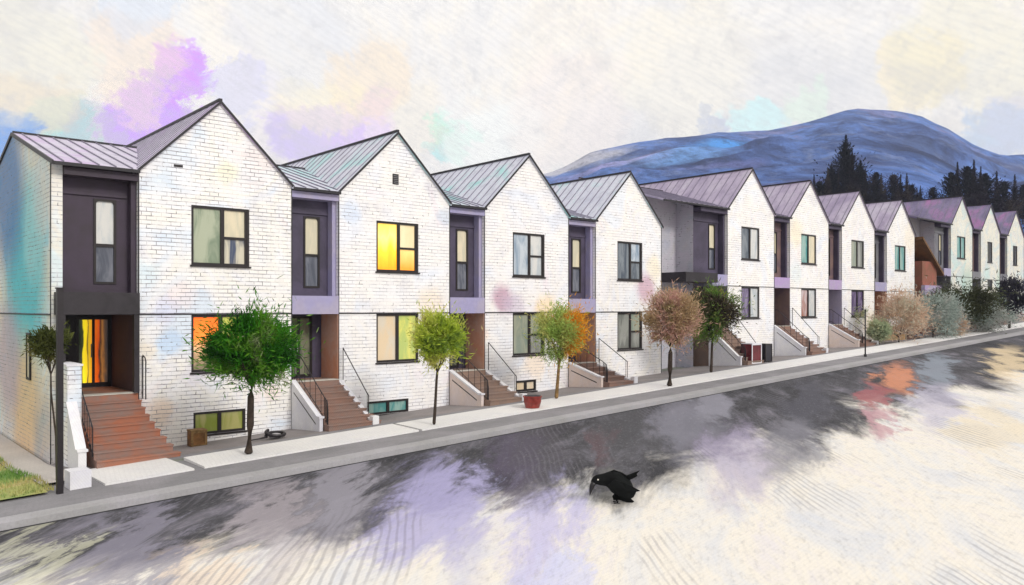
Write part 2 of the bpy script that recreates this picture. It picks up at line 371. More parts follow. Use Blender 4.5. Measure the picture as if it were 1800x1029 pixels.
# dark resurfaced band along the kerb, its far edge ragged; beyond it the bleached old surface
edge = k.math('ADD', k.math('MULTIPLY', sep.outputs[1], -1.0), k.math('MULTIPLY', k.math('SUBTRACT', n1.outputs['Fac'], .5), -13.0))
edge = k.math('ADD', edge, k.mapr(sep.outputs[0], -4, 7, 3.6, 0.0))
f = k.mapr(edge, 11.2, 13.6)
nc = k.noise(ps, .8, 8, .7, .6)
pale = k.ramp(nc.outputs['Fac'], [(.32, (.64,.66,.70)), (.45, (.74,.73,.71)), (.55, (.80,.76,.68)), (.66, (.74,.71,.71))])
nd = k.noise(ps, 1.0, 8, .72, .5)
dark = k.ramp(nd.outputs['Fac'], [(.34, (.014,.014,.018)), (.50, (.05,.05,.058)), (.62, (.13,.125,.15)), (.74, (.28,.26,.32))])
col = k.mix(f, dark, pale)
V = (.42,.40,.68)
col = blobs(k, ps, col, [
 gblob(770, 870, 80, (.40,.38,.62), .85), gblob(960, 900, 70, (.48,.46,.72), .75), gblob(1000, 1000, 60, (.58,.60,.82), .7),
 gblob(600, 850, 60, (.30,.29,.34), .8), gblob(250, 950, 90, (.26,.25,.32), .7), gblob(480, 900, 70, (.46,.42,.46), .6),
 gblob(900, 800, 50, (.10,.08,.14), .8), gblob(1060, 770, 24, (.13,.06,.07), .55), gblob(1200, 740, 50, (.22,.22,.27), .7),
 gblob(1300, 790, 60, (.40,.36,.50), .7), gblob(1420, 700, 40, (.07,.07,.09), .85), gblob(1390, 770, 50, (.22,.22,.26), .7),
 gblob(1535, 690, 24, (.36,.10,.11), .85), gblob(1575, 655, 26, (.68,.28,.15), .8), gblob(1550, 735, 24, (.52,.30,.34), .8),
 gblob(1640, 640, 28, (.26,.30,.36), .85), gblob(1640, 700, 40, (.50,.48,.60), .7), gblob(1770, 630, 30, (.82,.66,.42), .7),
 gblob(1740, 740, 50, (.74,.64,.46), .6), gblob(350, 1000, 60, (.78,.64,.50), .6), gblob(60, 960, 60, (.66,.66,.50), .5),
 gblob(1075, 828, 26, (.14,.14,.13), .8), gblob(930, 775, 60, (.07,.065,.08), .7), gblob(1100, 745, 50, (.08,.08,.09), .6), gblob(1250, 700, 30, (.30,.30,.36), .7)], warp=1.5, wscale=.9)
h = k.hatch(ps, 7.0, (0, 0, R(64)), 1.2, .5)
h2 = k.hatch(ps, 2.6, (0, 0, R(-40)), 16.0, .22)
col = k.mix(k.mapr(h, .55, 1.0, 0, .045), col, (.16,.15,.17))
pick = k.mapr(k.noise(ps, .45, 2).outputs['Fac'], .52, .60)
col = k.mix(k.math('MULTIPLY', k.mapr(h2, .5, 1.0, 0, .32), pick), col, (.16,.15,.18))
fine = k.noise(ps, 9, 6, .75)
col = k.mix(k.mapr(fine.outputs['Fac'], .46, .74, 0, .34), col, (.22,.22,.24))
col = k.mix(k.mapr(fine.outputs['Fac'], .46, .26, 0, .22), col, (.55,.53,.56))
k.link(col, k.b.inputs['Base Color']); k.b.inputs['Roughness'].default_value = .85; k.b.inputs['Specular IOR Level'].default_value = .25
k.bump(k.noise(p, 22, 4, .7).outputs['Fac'], .35, .02)
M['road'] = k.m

def grey_stone(name, a, b, h=.04):
    k = NT(name); p = k.world(); n = k.noise(p, .7, 5, .65, .5)
    c = k.ramp(n.outputs['Fac'], [(.3, a), (.68, b)])
    w = k.hatch(p, 3.0, (0, 0, R(12)), 3.0, .2); c = k.mix(k.mapr(w, .6, 1, 0, h), c, tuple(v*.4 for v in a))
    f = k.noise(p, 18, 4, .7); c = k.mix(k.mapr(f.outputs['Fac'], .4, .75, 0, .3), c, tuple(v*.6 for v in a))
    k.link(c, k.b.inputs['Base Color']); k.b.inputs['Roughness'].default_value = .85; k.b.inputs['Specular IOR Level'].default_value = .3
    k.bump(f.outputs['Fac'], .3, .015); return k.m
M['walk'] = grey_stone('pale_pavement', (.80,.79,.77), (.70,.70,.72), .06)
M['asph'] = grey_stone('grey_footway', (.20,.20,.21), (.30,.29,.31))
M['fore'] = grey_stone('grey_forecourt', (.19,.18,.18), (.30,.27,.27))
M['kerb'] = grey_stone('kerb_stone', (.33,.33,.33), (.42,.41,.44))
M['joint'] = simple('dark_joint', (.04,.04,.045), .9, .3, 3)
M['pathm'] = grey_stone('side_path', (.46,.43,.40), (.56,.52,.48))

k = NT('open_ground'); p = k.world(); n = k.noise(p, .05, 5, .6)
c = k.ramp(n.outputs['Fac'], [(.3, (.10,.12,.10)), (.7, (.20,.21,.18))]); k.link(c, k.b.inputs['Base Color']); k.b.inputs['Roughness'].default_value = .95
M['ground'] = k.m
def ground_z(x, y):
    z = gz(x, y) - (.03 if y > -2.95 else .40)
    if y > 14: z += clamp((y-14)*.06, 0, 6)
    return z
xs = frange(-900, -70, 8) + frange(-60, 110, 35) + frange(130, 1500, 12)
ys = frange(-700, -60, 8) + frange(-45, -9, 8) + [-6.1, -5.0, -3.2, -2.9, -2.0, -1.0, 0, 3, 6, 10, 14, 25, 40, 60, 90, 130] + frange(170, 1500, 12)
tag(sheet('ground', xs, ys, ground_z, M['ground']), kind='structure')
rx = frange(-60, 110, 60); ry = frange(-48, -6.03, 22)
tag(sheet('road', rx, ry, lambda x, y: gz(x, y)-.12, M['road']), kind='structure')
m = MB()
for (a, b, y0, y1) in ((-1.95, -.02, -4.3, -2.2), (.22, 6.38, -4.3, -2.9), (6.50, 24.0, -4.3, -2.9), (24.03, 49.5, -4.3, -2.9), (49.6, 95, -4.3, -2.9)):
    solid_strip(m, a, b, y0, y1, .022, n=max(4, int((b-a)/1.5)))
tag(m.build('pavement', M['walk']), kind='structure')
m = MB(); solid_strip(m, -60, 100, -5.54, -2.2, .004, n=90); tag(m.build('footway', M['asph']), kind='structure')
m = MB(); solid_strip(m, -2.98, 100, -2.2, .6, .004, n=90)
tag(m.build('forecourt', M['fore']), kind='structure')
m = MB(); solid_strip(m, -60, 100, -6.05, -5.58, .018, n=90); tag(m.build('kerb', M['kerb']), kind='structure')
m = MB(); solid_strip(m, -60, 100, -5.58, -5.54, -.004, n=90)
tag(m.build('kerb_joint', M['joint']), kind='structure')
m = MB(); solid_strip(m, -60, 100, -6.11, -6.05, -.112, n=90)
tag(m.build('gutter_line', M['joint']), kind='structure')
m = MB(); solid_strip(m, -3.02, -2.14, -3.4, 14, .03, n=3)
o = m.build('side_path', M['pathm']); tag(o, kind='structure')
# re-sample side path along its length
m = MB(); 
ysl = frange(-3.4, 14, 20)
for y in ysl:
    for x in (-3.02, -2.16): m.v.append((x, y, gz(x, y)+.035))
for i in range(len(ysl)-1): m.f.append((2*i, 2*i+1, 2*i+3, 2*i+2))
bpy.data.objects.remove(o)
tag(m.build('path', M['pathm']), kind='structure')
# lawn
k = NT('lawn_soil'); p = k.world(); n = k.noise(p, .5, 5, .6, .6)
c = k.ramp(n.outputs['Fac'], [(.32, (.12,.24,.04)), (.48, (.26,.34,.10)), (.58, (.50,.42,.16)), (.7, (.24,.26,.14))])
k.link(c, k.b.inputs['Base Color']); k.b.inputs['Roughness'].default_value = .95; M['lawn'] = k.m
tag(sheet('lawn_ground', frange(-30, -3.04, 20), frange(-4.2, 14, 20), lambda x, y: gz(x, y)+.03, M['lawn']), kind='structure')
m = MB()
for i in range(9000):
    x = -2.92 - random.random()**1.7*9; y = -4.15 + random.random()**1.3*14; z = gz(x, y)+.03
    a = random.random()*6.28; h = .05+random.random()*.09; w = .012
    dx, dy = math.cos(a)*w, math.sin(a)*w; lx, ly = random.uniform(-.05,.05), random.uniform(-.05,.05)
    m.quad((x-dx, y-dy, z), (x+dx, y+dy, z), (x+lx, y+ly, z+h))
tag(m.build('grass', M['lawn']), kind='stuff', label='short green and yellow grass beside the left end wall', cat='grass')

# ------------------------------------------------------------------ houses
W_ = 4.55; PK = 6.02; EV = 3.78; ST = -.17; TH = -2.33; DEP = 10.6; RZ = 5.33; RB = 5.3
def wall_with_holes(mb, x0, x1, z0, z1, y, holes, depth=.14):
    xc = sorted({x0, x1} | {h[0] for h in holes} | {h[1] for h in holes}); zc = sorted({z0, z1} | {h[2] for h in holes} | {h[3] for h in holes})
    for i in range(len(xc)-1):
        for j in range(len(zc)-1):
            cx = (xc[i]+xc[i+1])/2; cz = (zc[j]+zc[j+1])/2
            if any(h[0] < cx < h[1] and h[2] < cz < h[3] for h in holes): continue
            mb.quad((xc[i], y, zc[j]), (xc[i+1], y, zc[j]), (xc[i+1], y, zc[j+1]), (xc[i], y, zc[j+1]))
    for (a, b, c, d) in holes:
        mb.quad((a,y,c),(a,y,d),(a,y+depth,d),(a,y+depth,c)); mb.quad((b,y,c),(b,y+depth,c),(b,y+depth,d),(b,y,d))
        mb.quad((a,y,c),(a,y+depth,c),(b,y+depth,c),(b,y,c)); mb.quad((a,y,d),(b,y,d),(b,y+depth,d),(a,y+depth,d))

def window(parent, x0, x1, z0, z1, y, panes, kind='tri', fw=.075, name='window', depth=.05):
    """panes: materials; frame fills the opening, mullion a little right of the middle, transom on the right"""
    f = MB(); yf = y+.03; yb = y+.11
    f.box(x0, x0+fw, yf, yb, z0, z1); f.box(x1-fw, x1, yf, yb, z0, z1)
    f.box(x0+fw, x1-fw, yf, yb, z1-fw, z1); f.box(x0+fw, x1-fw, yf, yb, z0, z0+fw)
    xm = x0+(x1-x0)*(.53 if kind != 'duo' else .50); mw = fw*.75
    rects = []
    if kind == 'one': rects = [(x0+fw, x1-fw, z0+fw, z1-fw)]
    else:
        f.box(xm-mw, xm+mw, yf-.004, yb, z0+fw, z1-fw)
        rects = [(x0+fw, xm-mw, z0+fw, z1-fw)]
        if kind == 'tri':
            zm = z0+(z1-z0)*.48; f.box(xm+mw, x1-fw, yf+.003, yb, zm-fw*.5, zm+fw*.5)
            # slim sash beads at the right leaf
            f.box(x1-fw*1.7, x1-fw, yf+.012, yb, z0+fw, zm-fw*.5); f.box(x1-fw*1.7, x1-fw, yf+.012, yb, zm+fw*.5, z1-fw)
            rects += [(xm+mw, x1-fw*1.7, zm+fw*.5, z1-fw), (xm+mw, x1-fw*1.7, z0+fw, zm-fw*.5)]
        else: rects += [(xm+mw, x1-fw, z0+fw, z1-fw)]
    w = f.build(name, M['frame'], parent)
    for r, pm in zip(rects, panes):
        g = MB(); g.box(r[0]-.004, r[1]+.004, yf+.045, yf+.06, r[2]-.004, r[3]+.004); g.build('pane', P[pm], w)
    s = MB(); s.box(x0-.04, x1+.04, y-.05, y+.03, z0-.05, z0-.001); s.build('sill', M['frame'], w)
    return w

def gable_roof(parent, x0, x1, y0, y1, ze, zp, mat, over=.07, trim=True):
    xm = (x0+x1)/2; m = MB(); th = .09; sl = (zp-ze)/(xm-x0)
    def slab(xa, za, xb, zb, mb, ya, yb, t=th, lift=0.0):
        mb.v += [(xa,ya,za+lift),(xb,ya,zb+lift),(xb,yb,zb+lift),(xa,yb,za+lift),(xa,ya,za+t+lift),(xb,ya,zb+t+lift),(xb,yb,zb+t+lift),(xa,yb,za+t+lift)]
        n = len(mb.v)-8; mb.f += [tuple(n+i for i in q) for q in ((0,3,2,1),(4,5,6,7),(0,1,5,4),(1,2,6,5),(2,3,7,6),(3,0,4,7))]
    ov = .03
    slab(x0-ov, ze-ov*sl, xm, zp, m, y0-over, y1); slab(xm, zp, x1+ov, ze-ov*sl, m, y0-over, y1)
    nr = int((y1-y0)/.50); f0 = len(m.f); m.mat2 = M['seam']
    for i in range(0, nr):
        y = y0+.12+i*.50
        slab(x0-ov, ze-ov*sl+.001, xm, zp+.001, m, y, y+.035, .028, th); slab(xm, zp+.001, x1+ov, ze-ov*sl+.001, m, y, y+.035, .028, th)
    m.dark = list(range(f0, len(m.f)))
    r = m.build('gable_roof', mat, parent)
    if trim:
        t = MB(); a, b = y0-over-.035, y0-over-.002
        slab(x0-ov-.02, ze-(ov+.02)*sl+.005, xm, zp+.005, t, a, b, .088); slab(xm, zp+.005, x1+ov+.02, ze-(ov+.02)*sl+.005, t, a, b, .088)
        t.box(xm-.05, xm+.05, y0-over+.01, y1, zp+th-.01, zp+th+.065)
        t.build('verge_trim', M['trim'], r)
    return r
def link_roof(parent, x0, x1, mat, ends=(False, False), exl=1.5, exr=1.5):
    """low roof parallel to the street joining two gables; it runs up under their slopes in valleys"""
    m = MB(); th = .08; ys = (-.12, RB, DEP); zs = (EV-.02-.12*(RZ-EV)/RB, RZ, EV); m.mat2 = M['seam']
    for (ya, za, yb, zb, al, ar, bl, br) in ((ys[0], zs[0], ys[1], zs[1], 0, 0, exl, exr), (ys[1], zs[1], ys[2], zs[2], exl, exr, 0, 0)):
        n = len(m.v); m.v += [(x0-al,ya,za),(x1+ar,ya,za),(x1+br,yb,zb),(x0-bl,yb,zb),(x0-al,ya,za+th),(x1+ar,ya,za+th),(x1+br,yb,zb+th),(x0-bl,yb,zb+th)]
        m.f += [tuple(n+i for i in q) for q in ((0,3,2,1),(4,5,6,7),(0,1,5,4),(1,2,6,5),(2,3,7,6),(3,0,4,7))]
    x = x0-exl+.22; f0 = len(m.f)
    while x < x1+exr-.05:
        q = 0.0
        if x < x0: q = (x0-x)/exl
        if x > x1-.03: q = (x-x1+.03)/exr
        q = clamp(q, 0, 1); ya = ys[0]+(ys[1]-ys[0])*q; za = zs[0]+(zs[1]-zs[0])*q
        n = len(m.v); w = .035
        m.v += [(x,ya,za+th),(x+w,ya,za+th),(x+w,ys[1],zs[1]+th),(x,ys[1],zs[1]+th),
                (x,ya,za+th+.035),(x+w,ya,za+th+.035),(x+w,ys[1],zs[1]+th+.035),(x,ys[1],zs[1]+th+.035)]
        m.f += [tuple(n+i for i in q_) for q_ in ((0,1,5,4),(4,5,6,7),(1,2,6,5),(3,0,4,7))]
        x += .42
    m.dark = list(range(f0, len(m.f)))
    r = m.build('link_roof', mat, parent)
    t = MB(); t.box(x0, x1, ys[0]-.06, ys[0]-.003, zs[0]-.02, zs[0]+th-.01); t.build('gutter', M['trim'], r)
    t = MB(); t.box(x0-exl, x1+exr, RB-.04, RB+.04, RZ+th-.02, RZ+th+.055); t.build('ridge_cap', M['trim'], r)
    if ends[0]:
        t = MB()
        n = len(t.v)
        for (ya, za, yb, zb) in ((ys[0]-.05, zs[0], RB, RZ), (RB, RZ, DEP, EV)):
            n = len(t.v); xa, xb = x0-.05, x0-.002
            t.v += [(xa,ya,za-.02),(xb,ya,za-.02),(xb,yb,zb-.02),(xa,yb,zb-.02),(xa,ya,za+th+.01),(xb,ya,za+th+.01),(xb,yb,zb+th+.01),(xa,yb,zb+th+.01)]
            t.f += [tuple(n+i for i in q) for q in ((0,3,2,1),(4,5,6,7),(0,1,5,4),(1,2,6,5),(2,3,7,6),(3,0,4,7))]
        t.build('verge_trim', M['trim'], r)

def steps(parent, x0, x1, base, mat, run=2.05, zt=TH, y_top=-.12, yb_=1.14):
    """flight from the porch landing down to the pavement, widening a little at the foot"""
    rise = zt-base; n = max(4, round(rise/.165)); h = rise/n; d = run/(n-1) if n > 1 else run
    m = MB()
    m.box(x0, x1, y_top, yb_, base-.35, zt)
    for i in range(1, n):
        ya = y_top-i*d; yb = y_top-(i-1)*d; z = zt-i*h; fl = .012*i*i
        m.box(x0, x1+fl*.5, ya+.02, yb+(.0 if i > 1 else -.001), base-.35, z-.035)
        m.box(x0-.004, x1+fl*.5+.01, ya-.01, yb-.001, z-.035, z)
    s = m.build('front_steps', mat, parent)
    t = MB(); t.box(x0+.02, x1-.02, -.135, .25, zt+.001, zt+.022); t.build('threshold', M['stone'], s)
    return n, h, d

def stair_wall(parent, x, base, run, mat, zt=TH, wd=.16, ytop=-.02, lift=.18, endh=.55):
    m = MB(); ye = ytop-run*.80
    zt2 = zt+lift; zb2 = base+endh
    m.prism([(ytop, base-.35), (ytop, zt2), (ye, zb2), (ye-.14, zb2), (ye-.14, base-.35)], 'x', x, x+wd)
    w = m.build('stair_wall', mat, parent)
    c = MB(); c.prism([(ytop, zt2+.002), (ytop, zt2+.06), (ye-.01, zb2+.062), (ye-.18, zb2+.062), (ye-.18, zb2+.004), (ye, zb2+.004)], 'x', x-.03, x+wd+.03)
    c.build('coping', M['render'], w)
    g = MB(); sl = (zt2-zb2)/(ytop-ye)
    g.prism([(ytop-.15, zt2-.15*sl-.22), (ytop-.15, zt2-.15*sl-.26), (ye+.1, zb2+.1*sl-.26), (ye+.1, zb2+.1*sl-.22)], 'x', x-.006, x-.001)
    g.build('groove', M['trim'], w)
    return w
def rail(parent, x, pts, base_f, nb, r=.018, mesh=False):
    """pts: list of (y,z) of the hand rail; balusters drop to base_f(y)"""
    m = MB(); m.tube([(x, y, z) for y, z in pts], r, 8)
    L = len(pts)-1
    for i in range(nb):
        q = i/(nb-1) if nb > 1 else 0; s = q*L; j = min(int(s), L-1); u = s-j
        y = pts[j][0]+(pts[j+1][0]-pts[j][0])*u; z = pts[j][1]+(pts[j+1][1]-pts[j][1])*u
        m.tube([(x, y, z), (x, y, base_f(y))], r*(1.0 if i in (0, nb-1) else .55), 6)
    if mesh: m.tube([(x, y, max(z-.72, base_f(y)+.08)) for y, z in pts], r*.7, 6)
    return m.build('handrail', M['iron'], parent)

SPEC = [
 # x, raise, wall, roof, panel, band, steps, return, porch, upper panes, kind, lower panes
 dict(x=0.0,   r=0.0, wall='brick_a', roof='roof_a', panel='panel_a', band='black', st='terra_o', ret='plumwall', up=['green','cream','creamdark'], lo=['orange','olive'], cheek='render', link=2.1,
      label='largest and nearest white brick gabled house with black porch and orange lit window'),
 dict(x=6.19,  r=0.0, wall='brick_b', roof='roof_b', panel='panel_b', band='lilac', st='terra', ret='salmon', up=['yellow','lightyellow','amber'], lo=['warmcream','lime'], cheek='render', link=1.64,
      label='white brick gabled house with yellow lit upper window and a small attic vent'),
 dict(x=12.385, r=0.0, wall='brick_b', roof='roof_b', panel='panel_b', band='lilac', st='brown_step', ret='salmon', up=['blue','pale','pale'], lo=['greygreen','greygreen','grey'], cheek='render_p', link=1.64,
      label='white brick gabled house with the round red pot standing at the foot of its stairs'),
 dict(x=18.58, r=0.0, wall='brick_c', roof='roof_b', panel='panel_b', band='lilac', st='terra', ret='salmon', up=['slate','blue','slate'], lo=['grey','greygreen','grey'], cheek='render_p', link=1.64,
      label='white brick gabled house with teal tinted roof beside the set back grey wing'),
 dict(x=28.56, r=1.32, wall='brick_c', roof='roof_c', panel='panel_b', band='lilac', st='brown_step', ret='panel_g', up=['slate','pale'], lo=['violet','pale'], cheek='render', link=5.43,
      label='white gabled house with the long grey wing on its left and dark red crate below'),
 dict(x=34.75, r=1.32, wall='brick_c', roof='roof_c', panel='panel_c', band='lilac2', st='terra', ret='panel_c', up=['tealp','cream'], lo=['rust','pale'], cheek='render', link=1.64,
      label='white gabled house with brown porch panel, first right of the house above the red crate'),
 dict(x=40.95, r=1.32, wall='brick_c', roof='roof_c', panel='panel_c', band='lilac2', st='terra', ret='lilac', up=['greygreen','grey'], lo=['violet','violet'], cheek='render_p', link=1.64,
      label='white gabled house behind the pale green bush, with grey green upper and violet lower window'),
 dict(x=47.3, r=1.32, wall='brick_c', roof='roof_c', panel='panel_g', band='lilac', st='terra', ret='salmon', up=['tealp','tealp'], lo=None, cheek='render_o', link=1.75,
      label='white gabled house with apricot stair wall, last of the middle four'),
 dict(x=58.5, r=2.62, wall='brick_d', roof='roof_d', panel='panel_g', band='lilac', st='brown_step', ret='panel_g', up=['tealp','tealp'], lo=None, cheek='render_p', link=6.6,
      label='greenish white gabled house with teal window right of the brown roofed annexe'),
 dict(x=64.9, r=2.55, wall='brick_d', roof='roof_d', panel='panel_c', band='panel_g', st='brown_step', ret='panel_g', up=['grey','dark'], lo=['grey','dark'], cheek='render_p', link=1.85,
      label='pale far gabled house, second from the right edge of the photo'),
 dict(x=71.3, r=2.55, wall='brick_d', roof='roof_d', panel='panel_c', band='panel_g', st='brown_step', ret='panel_g', up=['dark','dark'], lo=None, cheek='render_p', link=1.85,
      label='farthest gabled house with magenta tinged roof at the right edge'),
]
for hi, S in enumerate(SPEC):
    X = S['x']; RA = S['r']; far = hi >= 8
    H = empty('row_house', (X, 0, RA), label=S['label'], cat='house', group='white gabled row houses along the street')
    def G(x, y): return gz(X+x, y)-RA           # ground height in the house's own frame
    zb = G(0, 0)-.5; wm = M[S['wall']]
    # main gabled block
    w = MB(); wx0, wx1 = 1.44, 3.17
    kind = 'tri' if hi < 4 else 'duo'
    if hi >= 4: wx0, wx1 = (1.30, 3.05)
    if hi >= 9: wx0, wx1 = (1.55, 2.75)
    holes = [(wx0, wx1, 1.25, 2.98)]
    if S['lo']: holes.append((wx0, wx1, -1.86, ST-.02) if hi < 9 else (wx0, wx1, -1.0, -.2))
    bas = None
    if hi == 0: bas = (1.50, 3.05, -3.68, -3.02)
    if hi == 1: bas = (1.10, 2.75, -3.62, -3.16)
    if hi == 2: bas = (1.60, 2.70, -3.30, -2.86)
    if bas: holes.append(bas)
    wall_with_holes(w, 0, W_, zb, EV, 0, holes)
    w.quad((0,0,EV),(W_,0,EV),(W_/2,0,PK))
    w.quad((0,0,zb),(0,0,EV),(0,DEP,EV),(0,DEP,zb)); w.quad((W_,0,zb),(W_,DEP,zb),(W_,DEP,EV),(W_,0,EV))
    w.quad((W_,DEP,zb),(0,DEP,zb),(0,DEP,EV),(W_/2,DEP,PK),(W_,DEP,EV))
    wall = w.build('brick_wall', wm, H)
    t = MB(); t.box(-.004, W_+.004, -.022, -.002, ST-.018, ST+.018)
    t.build('string_course', M['trim'], wall)
    t = MB()
    t.box(-.012, .022, -.014, -.001, zb, EV); t.build('corner_trim', M['trim'], wall)
    t = MB(); t.box(W_-.022, W_+.012, -.014, -.001, zb, EV); t.build('corner_trim', M['trim'], wall)
    gable_roof(H, 0, W_, 0, DEP, EV, PK, M[S['roof']])
    window(H, *holes[0], 0, S['up'], kind)
    if S['lo']: window(H, *holes[1], 0, S['lo'], 'tri' if (hi in (2, 3)) else 'duo')
    if hi == 0: window(H, *bas, 0, ['basement','basement'], 'duo', .07)
    if hi == 1: window(H, *bas, 0, ['tealp','tealp'], 'duo', .07)
    if hi == 2: window(H, *bas, 0, ['warmcream','warmcream'], 'duo', .08)
    if hi == 1:
        v = MB(); v.box(W_/2-.19, W_/2+.05, -.02, .01, 4.28, 4.64)
        vo = v.build('attic_vent', M['frame'], H)
        s2 = MB()
        for i in range(5): s2.box(W_/2-.165, W_/2+.025, -.032, -.021, 4.315+i*.062, 4.335+i*.062)
        s2.build('louvre', M['panel_g'], vo)
    if hi == 0:
        v = MB(); v.box(.95, 1.20, -.012, -.001, 4.02, 4.09); v.build('wall_slot', M['frame'], H)
    # link with the porch, left of the gable
    L = S['link']; pw = {0: 1.82, 4: 2.3, 8: 1.9}.get(hi, L)      # width of the clad porch bay
    RC = .45
    pn = MB(); ppx0, ppx1, ppz0, ppz1 = -1.02, -.45, .66, 2.98
    if hi >= 5: ppx0, ppx1 = -1.15, -.62
    wall_with_holes(pn, -pw, -.001, .40, EV+.05, RC, [(ppx0, ppx1, ppz0, ppz1)], .08)
    pn.box(-pw, -.17, RC-.05, RC-.001, 3.05, 3.12)
    pc = pn.build('clad_panel', M[S['panel']], H)
    hd = MB(); hd.box(-pw, -.002, -.02, RC, EV-.28, EV-.08); hd.box(-.15, -.002, RC-.30, RC-.002, .40, EV-.2795); hd.build('header_beam', M[S['panel'] if hi == 0 else 'lilac' if hi in (1,2,3) else 'panel_b'], pc)
    # tall window with arched head: upper light pale, lower light smoky
    wf = MB(); y = RC; fw = .06; zm = 1.72
    wf.box(ppx0, ppx0+fw, y-.03, y+.06, ppz0, ppz1); wf.box(ppx1-fw, ppx1, y-.03, y+.06, ppz0, ppz1)
    wf.box(ppx0+fw, ppx1-fw, y-.03, y+.06, ppz1-fw, ppz1); wf.box(ppx0+fw, ppx1-fw, y-.03, y+.06, ppz0, ppz0+fw); wf.box(ppx0+fw, ppx1-fw, y-.028, y+.06, zm-.04, zm+.04)
    for sx, xa in ((1, ppx0+fw), (-1, ppx1-fw)):
        wf.prism([(xa, ppz1-fw), (xa+sx*.07, ppz1-fw), (xa+sx*.035, ppz1-fw-.018), (xa+sx*.012, ppz1-fw-.04), (xa, ppz1-fw-.09)][::1], 'y', y-.02, y+.05)
    ww = wf.build('window', M['frame'], H)
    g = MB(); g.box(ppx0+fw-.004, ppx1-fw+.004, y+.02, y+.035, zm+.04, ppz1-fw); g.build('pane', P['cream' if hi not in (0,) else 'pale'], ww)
    g = MB(); g.box(ppx0+fw-.004, ppx1-fw+.004, y+.02, y+.035, ppz0+fw, zm-.04); g.build('pane', P['frost'], ww)
    # band over the porch
    bd = MB()
    if hi == 0: bd.box(-2.02, -.03, -.24, 2.49, ST, .42)
    else: bd.box(-(pw if hi not in (4, 8) else 1.35), -.014, -.03, 1.14, ST-.02, .395)
    bd.build('porch_band', M[S['band']], H)
    if hi == 4:
        c = MB(); c.box(-4.0, -1.36, -.35, 1.1, -.05, .42); c.build('porch_canopy', M['black'], H)
    # porch: door wall set back, side cladding
    dw = MB(); dx0, dx1 = -1.32, -.36
    DY = 1.15
    if hi == 0: dx0, dx1 = -.98, -.06; DY = 2.5
    wall_with_holes(dw, -(min(pw, 2.0)), -.001, TH, ST-.02, DY, [(dx0, dx1, TH+.05, ST-.10)], .1)
    dw.build('door_wall', M['black' if hi == 0 else 'panel_b' if hi < 5 else 'panel_c'], H)
    dr = MB(); f2 = .07; y = DY
    dz0, dz1 = TH+.05, ST-.10; xm = (dx0+dx1)/2
    dr.box(dx0, dx0+f2, y-.03, y+.07, dz0, dz1); dr.box(dx1-f2, dx1, y-.03, y+.07, dz0, dz1); dr.box(dx0+f2, dx1-f2, y-.03, y+.07, dz1-f2, dz1); dr.box(dx0+f2, dx1-f2, y-.03, y+.07, dz0, dz0+f2*1.2)
    dr.box(xm-.035, xm+.035, y-.034, y+.07, dz0+f2*1.2, dz1-f2)
    door = dr.build('door', M['frame'], H)
    for (a, b, pm) in ((dx0+f2, xm-.035, 'doory' if hi == 0 else 'doorglass'), (xm+.035, dx1-f2, 'doorr' if hi == 0 else 'doorglass')):
        g = MB(); g.box(a-.003, b+.003, y+.02, y+.035, dz0+f2*1.2-.003, dz1-f2+.003); g.build('pane', P[pm], door)
    g = MB(); g.tube([(xm-.07, y-.07, -1.45), (xm-.07, y-.07, -1.05)], .014, 6); g.box(xm-.08, xm-.06, y-.07, y-.03, -1.42, -1.40); g.box(xm-.08, xm-.06, y-.07, y-.03, -1.10, -1.08); g.build('handle', M['kerb'], door)
    rt = MB(); rt.box(-.030, -.003, -.004 if hi else .1, DY-.04, TH, ST-.022); rt.build('porch_cladding', M[S['ret']], H)
    if hi == 0:
        q = MB(); q.box(-2.02, -1.84, -.22, -.04, TH+.95, ST-.002); q.build('porch_post', M['black'], H)
        q = MB(); q.box(-.17, -.032, -.22, -.06, TH+.02, ST-.002); q.build('porch_post', M['black'], H)
    link_roof(H, -L, 0, M[S['roof']], (hi == 0, False), exl=0.001 if hi in (0, 4, 8) else 1.5)
    # ground storey under the landing + rear body of the link
    lb = MB()
    lb.box(-L+(.0 if hi == 0 else .002), -.002, 1.25, DEP-.02, zb, EV-.0-.02+.0) if False else None
    if hi == 0:
        e = MB(); x0 = -2.1
        wall_with_holes(e, x0, -1.82, zb, EV-.02, .2, [])
        e.quad((x0,.2,zb),(x0,.2,EV+.03),(x0,RB,RZ),(x0,DEP,EV),(x0,DEP,zb))
        e.quad((x0,DEP,zb),(x0,DEP,EV),(0,DEP,EV),(0,DEP,zb))
        e.quad((-1.82,.2,.4),(-1.82,.2,EV),(-1.82,.45,EV),(-1.82,.45,.4)); e.quad((-1.82,.2,zb),(-1.82,.2,ST),(-1.82,2.5,ST),(-1.82,2.5,zb))
        ew = e.build('end_wall', M['brick_e'], H)
        t = MB(); t.box(x0-.02, x0-.002, .2, DEP, ST-.018, ST+.018); t.build('string_course', M['trim'], ew)
        t = MB(); t.box(x0-.012, x0+.014, .19, .199, zb, EV); t.build('corner_trim', M['trim'], ew)
        # slim side window
        s = MB(); s.box(x0-.05, x0+.02, 2.55, 2.62, -2.04, -.70); s.box(x0-.05, x0+.02, 2.98, 3.05, -2.04, -.70); s.box(x0-.05, x0+.02, 2.62, 2.98, -.77, -.70); s.box(x0-.05, x0+.02, 2.62, 2.98, -2.04, -1.97)
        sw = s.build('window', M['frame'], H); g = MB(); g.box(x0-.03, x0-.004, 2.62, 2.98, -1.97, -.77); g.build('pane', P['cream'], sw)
    elif hi in (4, 8):
        e = MB(); wallw = L
        yr = 1.5
        e.quad((-wallw,yr,zb-.4),(-pw,yr,zb-.4),(-pw,yr,EV+.4),(-wallw,yr,EV+.4))
        e.quad((-pw,RC,zb),(-pw,RC,EV),(-pw,yr,EV+.3),(-pw,yr,zb))
